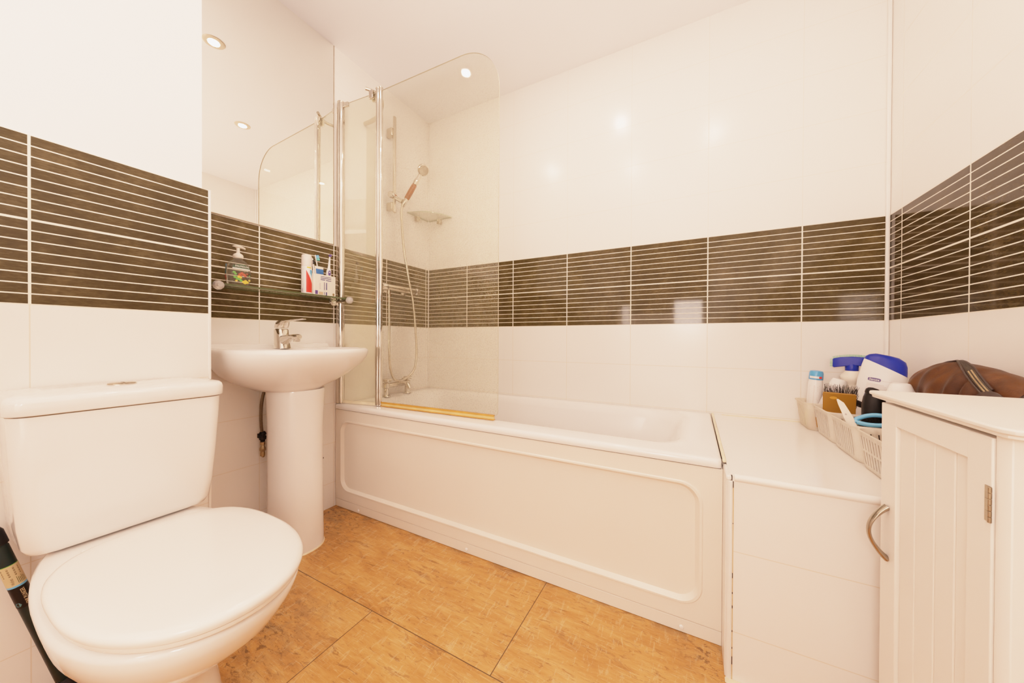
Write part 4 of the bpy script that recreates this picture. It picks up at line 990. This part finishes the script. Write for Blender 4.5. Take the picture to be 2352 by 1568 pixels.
# white-capped tub in the nearest basket
wx, wy = 2.138, -.455
t = thing('white_capped_bottle', 'white bottle with flared cap between black bottle and leather bag', 'bottle', (wx+.006, wy-.01, LZ))
wx, wy = wx+.006, wy-.01
wx, wy = 2.132, -.512
t.location = (wx, wy, LZ); LOC[t.name] = Vector((wx, wy, LZ))
MB().lathe([(.0165, .006), (.018, .010), (.018, .165), (.015, .188), (.013, .195)], (wx, wy, LZ), n=26).build('bottle', M['white_plastic'], t)
MB().lathe([(.014, .1985), (.0265, .199), (.0270, .202), (.0205, .220), (.0185, .2245), (.0135, .2265), (.004, .227)], (wx, wy, LZ), n=30).build('flared_cap', M['white_plastic'], t)
# packets in the nearest basket, seen through its slots
for x, y0, y1, z1, m_, nm, lb in ((2.054, -.724, -.700, .048, 'navy', 'cardboard_packet', 'navy blue packet inside the basket next to the cabinet'), (2.054, -.696, -.640, .046, 'skyblue', 'cardboard_packet', 'light blue packet inside the basket next to the cabinet'), (2.072, -.72, -.66, .085, 'pale_print', 'cardboard_packet', 'pale pink packet standing behind the blue packets in a basket')):
    tag(MB().box((x if m_ != 'pale_print' else 2.070, y0, LZ+.003), ((x if m_ != 'pale_print' else 2.070)+.014, y1, LZ+z1)).build(nm, M[m_], bevel=.001), lb, 'packet', 'packets in the basket next to the cabinet')

# ================================================================== LEATHER WASH BAG
BGX, BGZ = 2.216, .634
t = thing('leather_wash_bag', 'brown leather wash bag with open zip lying against right wall', 'bag', (BGX, -.60, BGZ))
prof = [ # y, half width, height, sharpness
    (-.378, .014, .150, .020), (-.3805, .020, .153, .019), (-.392, .029, .150, .015), (-.41, .039, .148, .010), (-.435, .047, .157, .004), (-.475, .054, .168, 0), (-.515, .057, .177, 0), (-.555, .061, .181, 0), (-.60, .066, .178, 0),
    (-.65, .065, .173, 0), (-.70, .062, .165, 0), (-.745, .055, .155, 0), (-.785, .042, .145, 0), (-.81, .028, .138, 0), (-.826, .012, .134, 0)]
def prof_at(y):
    for p0, p1 in zip(prof, prof[1:]):
        if p1[0] <= y <= p0[0]: f = (p0[0]-y)/(p0[0]-p1[0]); return tuple([y] + [p0[k]+(p1[k]-p0[k])*f for k in (1, 2, 3)])
    return prof[-1]
def bag_pt(i, a):
    y, w, h, xo = prof[i] if isinstance(i, int) else i
    c, s = math.cos(a), math.sin(a)
    ex = .62 if s < 0 else .80
    x = w*math.copysign(abs(c)**ex, c); zz = (s+1)/2
    if s > 0: x *= 1-.35*s*s
    z = h*(.5+.5*math.copysign(abs(s)**.75, s))
    sq = min(1, max(0, (-.375-y)/.05)); z = h*(1-(1-(z/h))*(.35+.65*sq)) if s > .2 else z
    wr = 0 if not isinstance(i, int) else .0045*math.sin(y*52+a*2.0)*abs(c) + .003*math.sin(y*97-a*3.3)*abs(c)
    dent = 0 if not isinstance(i, int) else -.040*math.exp(-((y+.672)/.011)**2 - ((zz-.42)/.36)**2) + .006*math.exp(-((y+.645)/.014)**2) + .005*math.exp(-((y+.70)/.014)**2) if c < 0 else 0
    x -= (wr + dent)*(1 if c < 0 else -1)*(1 if w > .03 else .2)
    return (min(BGX + x + xo, W-.003), y, BGZ + max(z, .0008))
pr0 = prof; NP = []
for (p0, p1) in zip(pr0, pr0[1:]):
    for k in range(8):
        f = k/8; NP.append(tuple(p0[j]+(p1[j]-p0[j])*f for j in range(4)))
NP.append(pr0[-1]); prof = NP
b = MB(); b.loft([[bag_pt(i, 2*PI*k/40) for k in range(40)] for i in range(len(prof))])
bag = b.build('bag_body', M['leather'], t, sharp=80, sub=1)
# zip tape along the top, slumping toward the near side
def ridge(f):
    y = -.49 - .262*f; P0 = prof_at(y); a = R(88 + 62*max(0, f-.25)/.75); p_ = Vector(bag_pt(P0, a)); q_ = Vector(bag_pt(P0, a+.05)) - Vector(bag_pt(P0, a-.05)); return p_, Vector((-q_.z, 0, q_.x)).normalized()*-1
b = MB(); vs = []; fs = []; K = 30
for i in range(K+1):
    p_, nv = ridge(i/K); side = Vector((nv.z, 0, -nv.x)); wz = .001+.0060*min(1, max(0, (i/K-.15)/.5))
    lift = .0005+.0045*min(1, i/K/.4); vs += [tuple(p_ + nv*lift + side*wz), tuple(p_ + nv*(lift-.002)), tuple(p_ + nv*lift - side*wz)]
    if i: fs += [(3*i-3, 3*i, 3*i+1, 3*i-2), (3*i-2, 3*i+1, 3*i+2, 3*i-1)]
b._add(vs, fs); zp = b.build('zip_tape', M['zipcloth'], t, solid=.002)
for sg in (-1, 1):
    pts = []
    for i in range(K+1):
        p_, nv = ridge(i/K); side = Vector((nv.z, 0, -nv.x)); pts.append(p_ + nv*(.0005+.0045*min(1, i/K/.4)) + side*sg*(.0025+.0068*min(1, max(0, (i/K-.15)/.5))))
    MB().tube(pts, .0020, 8).build('zip_piping', M['dkleather'], zp)
b = MB()
for i in range(86, 130):
    p_, nv = ridge(i/130); side = Vector((nv.z, 0, -nv.x))
    for sg in (-1, 1):
        c_ = p_ + nv*.0062 + side*sg*.0026; b.tube([c_ - side*.0014, c_ + side*.0014], .00055, 6)
b.build('zip_teeth', M['brass'], zp)
p_, nv = ridge(1.0)
tabx = axes(nv, (0, 1, 0)); o_ = p_ + nv*.006 + Vector((0, -.002, -.016))
b = MB().lathe([(.020, 0), (.021, .001), (.021, .0025), (.019, .0035)], n=28); b.xform(Matrix.Translation(o_) @ axes((-.80, -.55, .22), (0, 1, 0)).to_4x4()); b.build('zip_pull', M['dkleather'], t)
b = MB(); i_ = min(range(len(prof)), key=lambda k: abs(prof[k][0]+.793)); i2 = i_+2
lo_ = [Vector(bag_pt(i_, 2*PI*k/40)) for k in range(40)]; hi_ = [Vector(bag_pt(i2, 2*PI*k/40)) for k in range(40)]
cc = Vector((BGX, 0, BGZ+.07))
def grow(p_): d_ = Vector((p_.x-BGX, 0, p_.z-cc.z)); q = p_ + d_*.05; q.x = min(q.x, W-.002); q.z = max(q.z, BGZ+.0006); return q
b.loft([[grow(p_) for p_ in lo_], [grow(p_) for p_ in hi_]], False, False); b.build('end_strap', M['dkleather'], t, solid=.002)

# ================================================================== CAMERA, WORLD, COLOUR
cam = bpy.data.cameras.new('camera'); co = bpy.data.objects.new('camera', cam); C.objects.link(co)
r_, u_, d_ = Vector((.88218025, .47088983, .00455872)), Vector((-.00691789, .00327942, .99997069)), Vector((-.47086108, .88218593, -.00615061))
co.matrix_world = Matrix((( r_.x, u_.x, -d_.x, 1.63552), (r_.y, u_.y, -d_.y, -1.82061), (r_.z, u_.z, -d_.z, .86535), (0, 0, 0, 1)))
cam.sensor_width = 36; cam.lens = 11.94524; cam.clip_start = .01
sc = bpy.context.scene; sc.camera = co
w = bpy.data.worlds.new('world'); sc.world = w; w.use_nodes = True
bg = w.node_tree.nodes['Background']; bg.inputs[0].default_value = (1, .62, .48, 1); bg.inputs[1].default_value = 1.5
sc.view_settings.view_transform = 'Standard'; sc.view_settings.look = 'None'; sc.view_settings.exposure = 0.0
# soft photographic shoulder, like the exposure-blended photograph
cm = sc.view_settings.curve_mapping; sc.view_settings.use_curve_mapping = True
WL = 4.0; cm.white_level = (WL, WL, WL); cm.extend = 'HORIZONTAL'
cv = cm.curves[3]; f_ = lambda x: .835*(1-math.exp(-1.75*x)) + .024*x
xs = [0, .03, .07, .13, .2, .3, .42, .56, .75, 1.0, 1.3, 1.7, 2.3, 3.0, 4.0]
while len(cv.points) < len(xs): cv.points.new(.5, .5)
for p_, x in zip(cv.points, xs): p_.location = (x/WL, f_(x)); p_.handle_type = 'AUTO'
cm.update()
cy = sc.cycles
cy.max_bounces = 9; cy.diffuse_bounces = 4; cy.glossy_bounces = 4; cy.transmission_bounces = 6; cy.transparent_max_bounces = 14
cy.use_adaptive_sampling = True; cy.adaptive_threshold = .25; cy.adaptive_min_samples = 8
cy.caustics_reflective = False; cy.caustics_refractive = False; cy.sample_clamp_indirect = 8
cy.use_denoising = True
